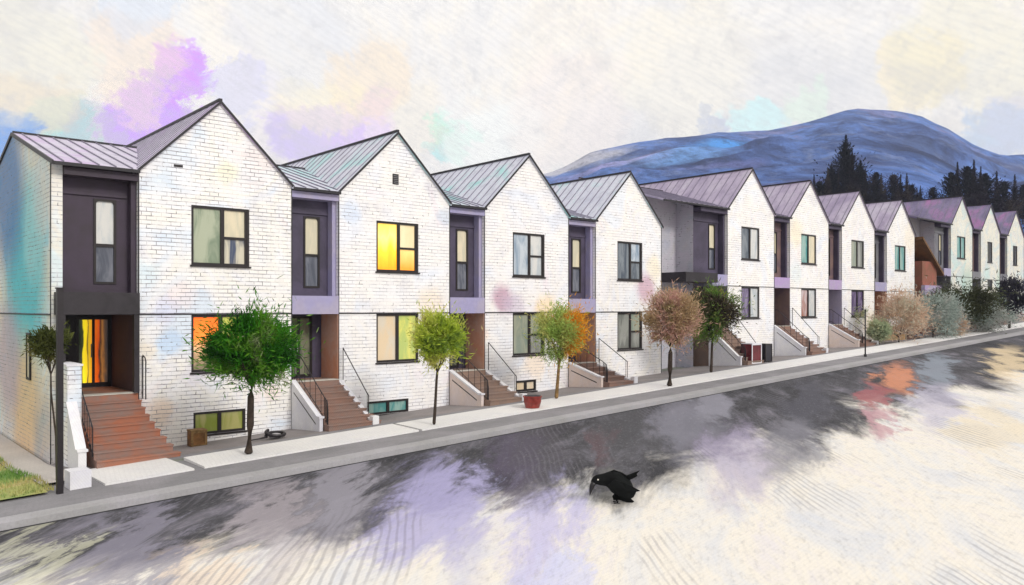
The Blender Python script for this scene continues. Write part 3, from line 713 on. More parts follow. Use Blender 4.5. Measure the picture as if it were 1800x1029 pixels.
        e.build('wing_wall', M['brick_s'], H)
        e = MB(); e.quad((-wallw,DEP,zb),(-wallw,DEP,EV),(0,DEP,EV),(0,DEP,zb)); e.build('rear_wall', M['brick_s'], H)
    else:
        e = MB(); e.quad((-L,DEP,zb),(-L,DEP,EV),(0,DEP,EV),(0,DEP,zb)); e.build('rear_wall', wm, H)
    # steps, flanking wall and rails
    sx0 = -1.62 if hi == 0 else -1.52; sx1 = -.04
    base = G(-.8, -2.1)-.0
    n, h, d = steps(H, sx0, sx1, base, M[S['st']], run=2.05 if hi else 2.2, yb_=DY-.01)
    run = 2.1 if hi else 2.25
    def stepz(y): return clamp(TH + (y+.1)*(TH-base)/run, base, TH)
    if hi == 0:
        c = MB(); c.box(-1.98, -1.66, -1.05, .18, base-.4, -1.46); pw_ = c.build('stair_wall', M['brick_a'], H)
        c = MB(); c.box(-2.01, -1.63, -1.08, .18, -1.459, -1.41); c.build('coping', M['render'], pw_)
        c = MB(); c.prism([(-1.06, base-.35), (-1.06, -2.40), (-1.95, base+.40), (-2.1, base+.40), (-2.1, base-.35)], 'x', -1.98, -1.80); q = c.build('stair_wall', M['render'], H)
        c = MB(); c.prism([(-1.055, -2.398), (-1.055, -2.34), (-1.96, base+.46), (-2.14, base+.46), (-2.14, base+.404), (-1.95, base+.404)], 'x', -2.01, -1.77); c.build('coping', M['render'], q)
        rail(H, -1.64, [(.9, TH+.95), (-.1, TH+.92), (-2.0, base+.95)], stepz, 26, .016, True)
        c = MB(); c.box(-3.02, -2.2, -4.0, -3.1, G(-2.6,-3.5)-.1, G(-2.6,-3.5)+.34); c.build('plinth', M['render'], H) if False else None
        rail(H, .10, [(-.06, -1.30), (-.25, -1.36), (-.32, -1.50), (-.32, -2.45)], lambda y: -2.5, 3, .016)
    else:
        stair_wall(H, -1.66, base, 2.1, M[S['cheek']], wd=.11, lift=.02, endh=.34)
        rail(H, -1.47, [(.6, TH+.92), (-.1, TH+.92), (-1.75, base+.98), (-1.95, base+.86), (-2.0, base+.6)], stepz, 20, .016, True)
        c = MB(); c.prism([(-.02, base-.35), (-.02, TH-.02), (-2.0, base+.16), (-2.0, base-.35)], 'x', -.03, .13); c.box(-.05, .17, -2.2, -2.0, base-.35, base+.30)
        c.build('stair_wall', M['render'], H)
        rail(H, .10, [(-.12, TH+1.03), (-1.62, base+.95), (-1.70, base+.9), (-1.70, base+.1)], stepz, 4, .017)

# brown roofed annexe between the middle and the far terraces
A = empty('annexe', (53.2, -.2, 0), label='small annexe with brown lean-to roof and red wall between the middle and far houses', cat='annexe')
m = MB(); m.box(0, 2.6, .2, 1.5, -2.3, 3.4); m.build('red_wall', simple('dull_red_render', (.34,.11,.08), .8, .4, 1.0, col2=(.22,.10,.06)), A)
m = MB(); m.prism([(-.6, 5.1), (3.2, 2.6), (3.2, 2.4), (-.6, 4.9)], 'y', -.1, 1.62); m.build('roof', simple('rust_brown_roof', (.20,.10,.04), .8, .5, 1.0, col2=(.10,.06,.03)), A)
m = MB(); m.box(-.2, 2.8, -.05, .19, .95, 1.65); m.build('balcony', M['lilac2'], A)

# ------------------------------------------------------------------ trees
def leaf_mat(name, stops, scale=1.1, seed=0.0, split=None):
    k = NT(name); p = k.world()
    off = k.new('ShaderNodeVectorMath', operation='ADD'); k.link(p, off.inputs[0]); off.inputs[1].default_value = (seed*5.1, seed*2.7, seed)
    n = k.noise(off.outputs[0], scale, 3, .6, .4)
    c = k.ramp(n.outputs['Fac'], stops)
    if split:
        o_ = k.new('ShaderNodeTexCoord').outputs['Object']; ox = k.new('ShaderNodeSeparateXYZ'); k.link(o_, ox.inputs[0])
        v_ = k.math('ADD', k.math('MULTIPLY', ox.outputs[split[1]], split[2]), k.math('MULTIPLY', k.math('SUBTRACT', n.outputs['Fac'], .5), 2.0))
        c = k.mix(k.mapr(v_, split[3], split[3]+.5), c, split[0])
    f = k.noise(p, 9, 2); c = k.mix(k.mapr(f.outputs['Fac'], .35, .7, 0, .5), c, tuple(v*.45 for v in stops[0][1]))
    k.link(c, k.b.inputs['Base Color']); k.b.inputs['Roughness'].default_value = .7
    k.b.inputs['Specular IOR Level'].default_value = .15
    tr_ = k.new('ShaderNodeBsdfTranslucent'); k.link(c, tr_.inputs['Color']); mx = k.new('ShaderNodeMixShader'); mx.inputs[0].default_value = .42
    k.link(k.b.outputs[0], mx.inputs[1]); k.link(tr_.outputs[0], mx.inputs[2]); k.link(mx.outputs[0], k.n['Material Output'].inputs['Surface'])
    return k.m
LM = {
 'green': leaf_mat('leaves_deep_green', [(.36, (.010,.06,.005)), (.48, (.05,.26,.012)), (.58, (.16,.36,.03)), (.68, (.42,.46,.28))], 1.0, 2),
 'lime': leaf_mat('leaves_lime', [(.34, (.22,.34,.06)), (.46, (.54,.68,.06)), (.58, (.74,.76,.18)), (.70, (.88,.70,.40))], 1.0, 3),
 'autumn': leaf_mat('leaves_green_and_orange', [(.36, (.26,.42,.08)), (.50, (.52,.66,.18)), (.62, (.76,.72,.26))], .75, 5, ((.95,.42,.03), 0, 1.0, 0.0)),
 'brown': leaf_mat('leaves_rosy_brown', [(.34, (.34,.24,.12)), (.46, (.62,.46,.28)), (.55, (.70,.42,.38)), (.66, (.50,.48,.20))], .8, 7),
 'darkolive': leaf_mat('leaves_dark_olive', [(.34, (.05,.04,.03)), (.46, (.12,.10,.06)), (.55, (.18,.36,.06)), (.68, (.50,.40,.12))], .8, 8),
 'olive': leaf_mat('leaves_olive', [(.34, (.05,.07,.02)), (.5, (.14,.16,.04)), (.66, (.26,.22,.08))], 1.0, 9),
 'palegreen': leaf_mat('leaves_pale_green', [(.34, (.44,.52,.34)), (.5, (.62,.68,.46)), (.66, (.76,.66,.36))], 1.0, 10),
 'mist': leaf_mat('leaves_misty', [(.34, (.36,.44,.40)), (.5, (.50,.58,.54)), (.66, (.62,.58,.56))], .6, 21),
 'rust': leaf_mat('leaves_rust', [(.34, (.62,.40,.28)), (.5, (.78,.60,.46)), (.66, (.66,.70,.58))], .6, 11),
 'dusk': leaf_mat('leaves_dusk_green', [(.34, (.03,.03,.02)), (.5, (.08,.09,.04)), (.66, (.20,.24,.14))], .5, 12),
 'black': leaf_mat('leaves_blackish', [(.34, (.02,.018,.03)), (.5, (.045,.04,.07)), (.66, (.09,.09,.10))], .5, 13),
 'conifer': leaf_mat('needles_black_blue', [(.34, (.004,.005,.010)), (.5, (.010,.012,.022)), (.66, (.03,.03,.05))], .2, 14),
 'scrub': leaf_mat('needles_brown_violet', [(.34, (.012,.010,.016)), (.5, (.03,.022,.04)), (.66, (.09,.07,.06))], .2, 15),
}
def leaf_tree(label, base, hc, rx, rz, ht, lm, bark='bark', leaves=5200, clumps=46, ls=.15, name='street_tree', cat='tree', group='street trees along the pavement', tr=.07, seed=1, lean=0.0, wisp=.38):
    """hc: height of crown centre, rx/rz radii, ht: trunk fork height"""
    rnd = random.Random(seed)
    T = empty(name, base, label=label, cat=cat, group=group)
    t = MB(); top = Vector((lean, 0, ht))
    t.tube([(0,0,-.15), (0,0,.05), (lean*.3+.02,.01,ht*.4), (lean*.8-.02,-.01,ht*.8), tuple(top)], [tr*1.5, tr*1.15, tr*.95, tr*.85, tr*.75], 9)
    for i in range(7):
        a = i*2.4+rnd.random(); e = Vector((math.cos(a)*rx*.62+lean, math.sin(a)*rx*.62, hc+rz*rnd.uniform(-.35, .55)))
        mid = top.lerp(e, .5)+Vector((0,0,-.05)); t.tube([tuple(top-Vector((0,0,.08))), tuple(mid), tuple(e)], [tr*.55, tr*.35, tr*.12], 6)
    t.build('trunk', M[bark], T)
    c = MB(); cen = []
    while len(cen) < clumps:
        q = Vector((rnd.uniform(-1,1), rnd.uniform(-1,1), rnd.uniform(-1,1)))
        q.x *= 1.0
        if q.length > 1 or q.length < .25 and rnd.random() < .6: continue
        if q.z < -.45 and rnd.random() < .5: continue
        cen.append((Vector((q.x*rx*.86, q.y*rx*.86, q.z*rz*.86)), rnd.uniform(.6, 1.25)))
    per = leaves//clumps
    for q, s in cen:
        out = q.normalized() if q.length > .01 else Vector((0,0,1))
        for i in range(per):
            g = Vector((rnd.gauss(0,1), rnd.gauss(0,1), rnd.gauss(0,1)))*rx*(.15 if rnd.random() < 1-wisp else .28)*s
            pos = q+g+Vector((lean, 0, hc))
            d = (out*1.0+Vector((rnd.gauss(0,.6), rnd.gauss(0,.6), rnd.gauss(0,.6)+.25))).normalized()
            sd = d.cross(Vector((rnd.gauss(0,1), rnd.gauss(0,1), rnd.gauss(0,1)))).normalized()
            l = ls*rnd.uniform(.7, 1.9); w = ls*rnd.uniform(.07, .15)
            c.quad(pos-d*l*.4, pos+sd*w, pos+d*l*.6, pos-sd*w)
    c.build('crown', LM[lm], T)
    return T
TREES = [
 # base px, crown centre px, half w px, half h px, label, leaves, bark, key...
 ((437,800),(446,618),80,70,'round deep green tree before the nearest house, hiding its orange window','green','bark',24000,.14,.095),
 ((763,748),(774,600),50,63,'yellow green tree with thin forked trunk below the yellow lit window','lime','bark',12500,.135,.045),
 ((978,702),(990,588),52,54,'half green half orange tree left of the teal roofed house stairs','autumn','bark_o',12500,.135,.06),
 ((1177,680),(1182,560),52,58,'rosy brown tree with thick dark trunk beside the grey wing','brown','bark',12500,.16,.10),
 ((1250,656),(1256,552),50,52,'dark olive tree with thin trunk in front of the grey wing','darkolive','bark',14000,.16,.06),
 ((1774,578),(1786,523),34,36,'blackish tree on the pavement at the right edge','black','bark',7000,.22,.09),
 ((1690,586),(1702,534),62,30,'wide flat crowned dark olive tree before the far houses','dusk','bark',9000,.24,.09),
]
for i, (b, c, hw, hh, lab, lm, bk, lv, ls, tr) in enumerate(TREES):
    p, d = gp(*b); hc = (CY-c[1])/FPX*d-p.z; rx_ = hw*d/FPX; rz_ = hh*d/FPX
    lean = (c[0]-b[0])*d/FPX
    leaf_tree(lab, (p.x, p.y, gz(p.x, p.y)+.02), hc, rx_*.92, rz_*.9, max(.5, hc-rz_*.8), lm, bk, lv, 46, ls, tr=tr, seed=20+i, lean=lean*.7, wisp=.22 if i == 0 else .36)
BUSH = [
 ((1394,606),(1390,572),29,28,'dark olive bush by the stairs right of the red crate','olive'),
 ((1487,604),(1487,562),33,36,'pale green bush between the white stair walls','palegreen'),
 ((1580,602),(1570,556),50,50,'rust brown bush right of the apricot stair wall','rust'),
 ((1640,594),(1634,556),48,46,'misty grey green bush between the rust bush and the dark olive tree','mist'),
 ((1672,590),(1668,572),30,20,'small pale rose bush at the foot of the dark olive tree','rust'),
 ((1738,584),(1740,556),44,32,'pale grey bush between the dark olive tree and the blackish tree','mist'),
 ((1545,606),(1540,582),20,18,'small ochre bush by the apricot stair wall','palegreen'),
]
for i, (b, c, hw, hh, lab, lm) in enumerate(BUSH):
    p, d = gp(*b); hc = (CY-c[1])/FPX*d-p.z; rx_ = hw*d/FPX; rz_ = hh*d/FPX
    leaf_tree(lab, (p.x, p.y, gz(p.x, p.y)+.02), hc, rx_*.92, rz_*.9, max(.35, hc-rz_*.8), lm, 'bark', 6500, 34, .2, name='bush', cat='bush', group='bushes by the stairs', tr=.05, seed=40+i)
# shrub beside the black porch
p, d = gp(100, 846)
leaf_tree('dark green small tree behind the tall black post at the left end', (p.x, p.y, gz(p.x, p.y)+.02), (CY-606)/FPX*d-p.z, .40, .38, 2.45, 'olive', 'bark', 3000, 26, .12, name='small_tree', cat='tree', group='', tr=.022, seed=60, lean=-.12)

def conifer(label, base, h, r, lm, seed, spiky=True):
    rnd = random.Random(seed); T = empty('conifer' if spiky else 'hillside_tree', base, label=label, cat='conifer' if spiky else 'tree', group='dark trees on the slope behind the houses')
    t = MB(); t.tube([(0,0,-1), (0,0,h*.5), (0,0,h*.97)], [h*.022, h*.014, h*.003], 7); t.build('trunk', M['bark'], T)
    c = MB(); n = 46 if spiky else 22
    for j in range(n):
        q = j/(n-1); z = h*(.12+.86*q); rr = r*(1-q)**(1.05 if spiky else .6)*rnd.uniform(.65,1.35)+h*.004
        for b in range(12 if spiky else 16):
            a = rnd.random()*6.28; L = rr*rnd.uniform(.6, 1.35); up = rnd.uniform(.5,1.5) if spiky else rnd.uniform(.2, 1.3)
            e = Vector((math.cos(a)*L, math.sin(a)*L, L*up))
            for s in range(7):
                u = (s+rnd.random())/7; pos = Vector((0,0,z))+e*u; l = (clamp(rr*.42, h*.013, h*.036) if spiky else h*.045)*(1.25-u*.5)
                d = (e.normalized()+Vector((rnd.gauss(0,.45), rnd.gauss(0,.45), rnd.gauss(0,.45)))).normalized()
                sd = d.cross(Vector((rnd.gauss(0,1), rnd.gauss(0,1), rnd.gauss(0,1)))).normalized()*l*.30
                c.quad(pos-d*l*.5, pos+sd, pos+d*l, pos-sd)
    c.build('crown', LM[lm], T); return T
# hill
HP = [(-200,470),(300,430),(700,380),(900,330),(960,303),(1050,266),(1130,250),(1200,240),(1270,232),(1340,230),(1400,224),(1450,208),(1490,194),(1515,190),(1560,194),(1610,202),(1650,216),(1690,238),(1720,256),(1750,268),(1790,274),(1850,290),(2000,340),(2300,440),(2700,500)]
def prof(px):
    for (a, ya), (b, yb) in zip(HP, HP[1:]):
        if a <= px <= b:
            u = (px-a)/(b-a); u = u*u*(3-2*u)*.5+u*.5; return ya+(yb-ya)*u
    return 500
def slope_h(px, r):
    """height of the wooded slope seen at azimuth px, distance r"""
    v = (CY-prof(px))/FPX; top = v*620
    q = clamp((r-95)/(620-95), 0, 1)
    foot = 12*clamp((r-95)/55, 0, 1)*clamp((px-700)/600, 0, 1)
    z = -2.0+foot+ (top+2-foot)*(q**1.25)
    if r > 620: z = top*(1-clamp((r-620)/500, 0, 1)**1.3)-2*clamp((r-620)/500, 0, 1)
    return z
m = MB(); pxs = frange(-200, 2700, 130); rs = frange(95, 620, 42)+frange(660, 1120, 10)
for r in rs:
    for px in pxs:
        d = FW+RT*((px-CX)/FPX); p = CAM+d*r; nz = mnoise.fractal(Vector((p.x*.012, p.y*.012, 0)), .8, 2.0, 5)
        amp = clamp((r-130)/300, 0, 1)*9
        if abs(r-620) < 60: amp *= .35
        m.v.append((p.x, p.y, slope_h(px, r)+nz*amp))
nx = len(pxs)
for j in range(len(rs)-1):
    for i in range(nx-1):
        a = j*nx+i; m.f.append((a, a+1, a+nx+1, a+nx))
k = NT('haze_tinted_hill'); p = k.world()
hr = k.new('ShaderNodeVectorRotate', rotation_type='Z_AXIS'); hr.inputs['Angle'].default_value = YAW; k.link(p, hr.inputs['Vector'])
hs = k.new('ShaderNodeVectorMath', operation='MULTIPLY'); k.link(hr.outputs[0], hs.inputs[0]); hs.inputs[1].default_value = (1, .22, 1.2); hp = hs.outputs[0]
n = k.noise(hp, .018, 8, .7, .5)
c = k.ramp(n.outputs['Fac'], [(.34, (.04,.06,.16)), (.46, (.09,.16,.42)), (.54, (.14,.27,.68)), (.66, (.26,.26,.50))])  # distance haze painted into the hill's own colour as blue
blue = []
for (px, py, rp, col_, s) in ((1190,275,60,(.22,.46,.95),.85), (1330,255,60,(.10,.40,1.0),.95), (1090,285,60,(.52,.50,.90),.7), (1260,290,50,(.22,.26,.62),.6), (1000,292,60,(.66,.66,.74),.9),
                              (1560,240,70,(.12,.19,.42),.6), (1640,275,80,(.04,.055,.13),.85), (1760,290,70,(.10,.12,.26),.8), (1480,290,60,(.08,.10,.22),.7), (1710,300,60,(.03,.035,.09),.85), (1420,320,60,(.10,.10,.24),.7)):
    v = (CY-py)/FPX; r = 480; d = FW+RT*((px-CX)/FPX)
    for _ in range(30):
        zz = slope_h(px, r); r += (v*r-zz)*-.8 if False else 0
    lo, hi_ = 120, 619
    for _ in range(40):
        mid = (lo+hi_)/2
        if slope_h(px, mid) < v*mid: lo = mid
        else: hi_ = mid
    q = CAM+d*lo; blue.append((q.x, q.y, v*lo, rp*lo/FPX*2.2, col_, s))
c = blobs(k, p, c, blue, warp=45, wscale=.010)
f = k.noise(hp, .06, 8, .78); c = k.mix(k.mapr(f.outputs['Fac'], .44, .64, 0, .6), c, (.03,.04,.10))
f4 = k.noise(hp, .035, 8, .78, .5); c = k.mix(k.mapr(f4.outputs['Fac'], .52, .66, 0, .45), c, (.30,.36,.55))
k.link(c, k.b.inputs['Base Color']); k.b.inputs['Roughness'].default_value = 1.0; k.b.inputs['Specular IOR Level'].default_value = .05
k.bump(f.outputs['Fac'], 1.0, 6.0)
tag(m.build('hill', k.m, smooth=True), kind='structure')
def on_slope(px, r):
    d = FW+RT*((px-CX)/FPX); p = CAM+d*r; return (p.x, p.y, slope_h(px, r)-.5)
CON = [ # px, top y, distance, radius factor, kind, label
 (1487,236,150,.30,1,'tallest black conifer on the slope, alone above the third middle roof'),
 (1462,285,148,.34,1,'black conifer just left of the tallest one'),
 (1512,280,152,.34,1,'black conifer just right of the tallest one'),
 (1440,312,146,.45,0,'low dark bushy tree at the left end of the slope trees'),
 (1540,296,150,.42,0,'spreading dark tree second right of the tallest conifer'),
 (1570,300,155,.42,0,'spiky brownish tree midway along the slope trees'),
 (1603,318,150,.46,0,'lower brownish tree above the last of the middle houses'),
 (1640,322,152,.46,0,'low dark tree left of the rounded black group'),
 (1672,296,150,.40,0,'rounded black tree at the left of the right hand group'),
 (1700,286,156,.40,0,'highest rounded black tree of the right hand group'),
 (1732,298,150,.42,0,'black tree right of the highest rounded one'),
 (1765,312,152,.42,0,'dark tree second from the right edge of the slope'),
 (1798,318,150,.42,0,'dark tree at the right edge of the slope'),
 (1530,318,147,.16,1,'thin spiky dark conifer right of the tallest ones'),
 (1556,322,146,.15,1,'thin spiky dark conifer before the spreading dark tree'),
 (1583,306,149,.16,1,'thin conifer just right of the spiky brownish tree'),
 (1618,326,149,.16,1,'thin conifer midway to the rounded black group'),
 (1474,300,147,.18,1,'thin conifer touching the left side of the tallest one'),
 (1448,322,146,.16,1,'thin conifer at the left end of the slope trees'),
 (1420,330,144,.5,0,'lowest dark bush at the left foot of the slope trees'),
 (1590,335,140,.6,0,'low dark tree in front behind the last middle roof'),
 (1655,340,138,.6,0,'low dark tree behind the roof right of the gap'),
 (1715,335,136,.6,0,'low dark tree behind the second far roof'),
 (1775,345,136,.6,0,'low dark tree behind the farthest roof'),
]
ORD = ['first','second','third','fourth','fifth','sixth','seventh','eighth','ninth','tenth','eleventh','twelfth','thirteenth','fourteenth']
for i_, (px, ty) in enumerate(((1431,306),(1443,330),(1455,296),(1498,262),(1521,296),(1549,304),(1577,314),(1594,304),(1612,330),(1683,284),(1712,280),(1724,292),(1752,300),(1784,306))):
    CON.append((px, ty, 145, .13, 1, ORD[i_]+' thin black spike tree from the left along the slope'))
for i, (px, ty, r, rf, sp, lab) in enumerate(CON):
    if not sp: ty += 8; rf *= .75
    elif rf > .2: rf *= .85
    else: rf = .12
    b = on_slope(px, r); h = (CY-ty)/FPX*r-b[2]
    conifer(lab, b, h, h*rf, 'conifer' if i in (0,1,2,3,8,9,10,11,12) else 'scrub', 80+i, bool(sp))

# ------------------------------------------------------------------ small things
p, d = gp(105, 866)
T = empty('street_post', (p.x, p.y, gz(p.x, p.y)), label='tall square black post on the pavement at the left end', cat='post')
m = MB(); H_ = (CY-508)/FPX*d-p.z; m.box(-.06, .06, -.06, .06, -.1, H_); m.build('shaft', M['iron'], T)
m = MB(); m.box(-.075, .075, -.075, .075, H_, H_+.03); m.build('cap', M['iron'], T)
p, d = gp(125, 860)
m = MB(); m.box(-.02, .40, 0, .5, -.1, .36); o = m.build('low_block', M['render']); o.location = (p.x, p.y, gz(p.x, p.y)); tag(o, label='low white block beside the foot of the tall black post', cat='block')
p, d = gp(1521, 627)
m = MB(); m.tube([(0,0,-.1), (0,0,2.35)], .035, 8); m.tube([(0,0,2.35), (0,0,2.40)], .05, 8); m.tube([(0,0,0), (0,0,.12)], .07, 8)
o = m.build('slim_post', M['iron'], smooth=True); o.location = (p.x, p.y, gz(p.x, p.y)); tag(o, label='slim dark post at the kerb before the apricot stair wall', cat='post')
def pot(label, px, py, r, h, mat, rim, name='plant_pot'):
    p, d = gp(px, py); o = empty(name, (p.x, p.y, gz(p.x, p.y)+.02), label=label, cat='pot')
    m = MB(); m.tube([(0,0,0), (0,0,h*.5), (0,0,h*.9)], [r*.78, r*.98, r], 20); m.build('bowl', mat, o, smooth=False)
    m = MB(); m.tube([(0,0,h*.88), (0,0,h)], r*1.07, 20); m.build('rim', rim, o)
    m = MB(); m.tube([(0,0,h*1.0), (0,0,h*1.02)], r*.92, 20); m.build('soil', M['dark_in'], o)
    return o
redm = simple('dark_red_glaze', (.30,.035,.025), .25, .5, 3, spec=.6, bump=.05)
redd = simple('deep_red_box', (.16,.012,.020), .25, .5, 2, spec=.6, bump=.05)
wood = simple('brown_crate_wood', (.30,.14,.04), .7, .6, 3)
pot('round red glazed pot on the pavement beside the third stairs', 936, 718, .30, .40, redm, redm)
def crate(label, px, py, w, dp, h, mat, name='crate', slats=True, edge=None):
    p, d = gp(px, py); o = empty(name, (p.x, p.y, gz(p.x, p.y)+.02), label=label, cat='crate')
    m = MB(); m.box(-w/2, w/2, 0, dp, 0, h); m.build('body', mat, o)
    m = MB(); e = .05
    for x in (-w/2, w/2-e): m.box(x-.012*(x<0), x+e+.012*(x>0), -.02, -.002, -.0, h+.01)
    m.box(-w/2+e, w/2-e, -.018, -.003, h-e, h+.01); m.box(-w/2+e, w/2-e, -.018, -.003, 0, e); m.box(-w/2-.012, w/2+.012, -.02, dp+.01, h+.002, h+.04)
    m.build('edging', edge or M['frame'], o); return o
crate('brown wooden crate below the basement window of the nearest house', 350, 786, .42, .34, .42, wood, edge=M['bark_o'])
crate('dark red crate at the foot of the house with the grey wing', 1330, 640, .86, .6, .95, redd, edge=M['render'])
crate('black crate touching the right side of the dark red crate', 1351, 637, .60, .6, .85, M['dark_in'])
# coiled hose on the pavement
p, d = gp(484, 772)
o = empty('garden_hose', (p.x, p.y, gz(p.x, p.y)+.03), label='black looped hose with pale middle lying on the pavement near the green tree', cat='hose')
m = MB(); pts = [(-.75, -.05, .02), (-.5, -.02, .03), (-.28, .02, .05)]
for i in range(22):
    a = math.pi-2*math.pi*i/18; pts.append((math.cos(a)*.27, math.sin(a)*.2, .06+.12*i/22+.05*math.sin(a)))
m.tube(pts, [.015, .02, .03]+[.045]*22, 8); m.build('loop', M['iron'], o, smooth=True)
m = MB(); m.ellipsoid((0,0,.06), (.2,.14,.08)); m.build('inner_coil', M['kerb'], o, smooth=True)

# crow on the road: head down to the left, wings half open
p, d = gp(1082, 884, -.12)
crow = empty('crow', (p.x, p.y, gz(p.x, p.y)-.12), -YAW, label='large black crow pecking on the road with half open wings', cat='bird')
ck = simple('crow_feathers', (.004,.005,.005), .7, .5, 6, spec=.12, bump=.3)
u = d/FPX   # metres per pixel there
bm_ = [(-38,36),( -30,42),(-20,42),(-6,40),(8,34),(20,24),(28,14),(30,6)]
# body as one lofted surface: spine points (x, y, z) and radii
sp = [(-.475,-.02,.34,.02),(-.455,-.02,.40,.055),(-.41,-.01,.445,.09),(-.35,0,.46,.112),(-.28,.01,.455,.115),(-.20,.02,.46,.13),(-.11,.03,.46,.18),(0,.03,.43,.235),(.12,.03,.34,.235),(.22,.03,.25,.18),(.30,.03,.17,.11),(.36,.03,.10,.05)]
m = MB(); m.tube([s[:3] for s in sp], [s[3] for s in sp], 14)
body = m.build('body', ck, crow, smooth=True)
sub = body.modifiers.new('s', 'SUBSURF'); sub.levels = 1; sub.render_levels = 2
m = MB(); m.tube([(-.43,-.02,.42), (-.475,-.025,.33), (-.50,-.03,.24), (-.515,-.03,.15)], [.06,.050,.030,.004], 10); m.build('beak', simple('crow_beak', (.015,.014,.016), .3, .3, 8), body, smooth=True)
m = MB(); m.ellipsoid((-.36,-.102,.48), (.017,.014,.017), 10, 6); m.build('eye', simple('crow_eye', (.75,.72,.62), .1, .1, 8), body, smooth=True)
def wing(tips, root, th, name):
    """tips: outline points (x,y,z) of the feathered edge; two skins with thickness"""
    m = MB(); pts = root+tips; c = Vector((0,0,0))
    for q in pts: c += Vector(q)
    c /= len(pts); n = (Vector(pts[1])-Vector(pts[0])).cross(Vector(pts[-2])-Vector(pts[0])).normalized()*th
    a = len(m.v); m.v += [tuple(Vector(q)+n*.25) for q in pts]+[tuple(c+n)]+[tuple(Vector(q)-n*.25) for q in pts]+[tuple(c-n)]
    k_ = len(pts)
    for i in range(k_):
        j = (i+1) % k_; m.f += [(a+i, a+j, a+k_), (a+k_+1+j, a+k_+1+i, a+2*k_+1), (a+j, a+i, a+k_+1+i, a+k_+1+j)]
    return m.build(name, ck, crow)
wing([(.10,-.04,.60),(.20,-.08,.56),(.30,-.12,.60),(.46,-.16,.68),(.40,-.14,.60),(.42,-.12,.56),(.33,-.10,.50),(.22,-.05,.44),(.12,-.02,.36)], [(-.16,.02,.60),(-.03,.0,.66)], .03, 'wing')
wing([(.10,-.20,.46),(.26,-.25,.40),(.45,-.28,.30),(.37,-.27,.28),(.35,-.26,.22),(.28,-.25,.21),(.25,-.25,.14),(.18,-.25,.16),(.08,-.22,.16)], [(-.18,-.17,.38),(-.04,-.19,.50)], .03, 'wing')
wing([(.28,0,.18),(.27,-.02,.12),(.37,-.03,.03),(.33,-.02,.005),(.22,0,.008),(.08,.02,.05),(-.04,.03,.045),(-.06,.05,.12)], [(.0,.05,.20),(.16,.05,.24)], .03, 'tail')
for s in (-.06, .08):
    m = MB(); m.tube([(.03, s+.02, .26), (.02, s, .14), (.03, s, .012)], [.022,.012,.010], 7)
    for a in (-.5, 0, .5): m.tube([(.03, s, .012), (.03-math.cos(a)*.075, s+math.sin(a)*.075, .006)], [.009,.004], 5)
    m.tube([(.03, s, .012), (.08, s, .006)], [.009,.004], 5); m.build('leg', ck, crow)

# ------------------------------------------------------------------ haze in the air
HZ = .00032
if HZ:
    hm = bpy.data.materials.new('valley_haze'); hm.use_nodes = True; ht = hm.node_tree
    for q in list(ht.nodes):
        if q.type != 'OUTPUT_MATERIAL': ht.nodes.remove(q)
    pv = ht.nodes.new('ShaderNodeVolumePrincipled'); pv.inputs['Color'].default_value = (.70,.78,.97,1); pv.inputs['Density'].default_value = HZ
    ht.links.new(pv.outputs[0], [q for q in ht.nodes if q.type == 'OUTPUT_MATERIAL'][0].inputs['Volume'])
    m = MB(); m.box(-1000, 1600, -800, 1600, -12, 190); tag(m.build('haze', hm), kind='stuff', label='thin blue air haze over the street and the hill', cat='haze')
# ------------------------------------------------------------------ sky, sun
w = bpy.data.worlds.new('World'); scene.world = w; w.use_nodes = True
t = w.node_tree; N = t.nodes; Lk = t.links
for q in list(N): N.remove(q)
out = N.new('ShaderNodeOutputWorld'); SUN_EL, SUN_AZ = R(32), None
sd = Vector((.10, -1.0, 0)).normalized()   # horizontal direction towards the sun
to_sun = Vector((sd.x*math.cos(SUN_EL), sd.y*math.cos(SUN_EL), math.sin(SUN_EL)))
sky = N.new('ShaderNodeTexSky'); sky.sky_type = 'NISHITA'; sky.sun_disc = False; sky.sun_elevation = SUN_EL
sky.sun_rotation = math.atan2(sd.x, sd.y) ; sky.dust_density = 3
b1 = N.new('ShaderNodeBackground'); b1.inputs['Strength'].default_value = .06; Lk.new(sky.outputs[0], b1.inputs['Color'])
class SK(NT):
    def __init__(self): self.t = t; self.n = N; self.l = Lk
k = SK()
tc = N.new('ShaderNodeTexCoord').outputs['Generated']
n1 = k.noise(tc, 3.2, 8, .7, .6)
base = k.ramp(n1.outputs['Fac'], [(.32, (.74,.73,.74)), (.46, (.87,.84,.81)), (.55, (.93,.87,.78)), (.66, (.87,.81,.82))])
wn = k.noise(tc, 8.0, 8, .72, .4)
wv = N.new('ShaderNodeVectorMath'); wv.operation = 'MULTIPLY_ADD'; Lk.new(wn.outputs['Color'], wv.inputs[0]); wv.inputs[1].default_value = (.16,.16,.16)
sb = N.new('ShaderNodeVectorMath'); sb.operation = 'SUBTRACT'; Lk.new(tc, sb.inputs[0]); sb.inputs[1].default_value = (.08,.08,.08); Lk.new(sb.outputs[0], wv.inputs[2])
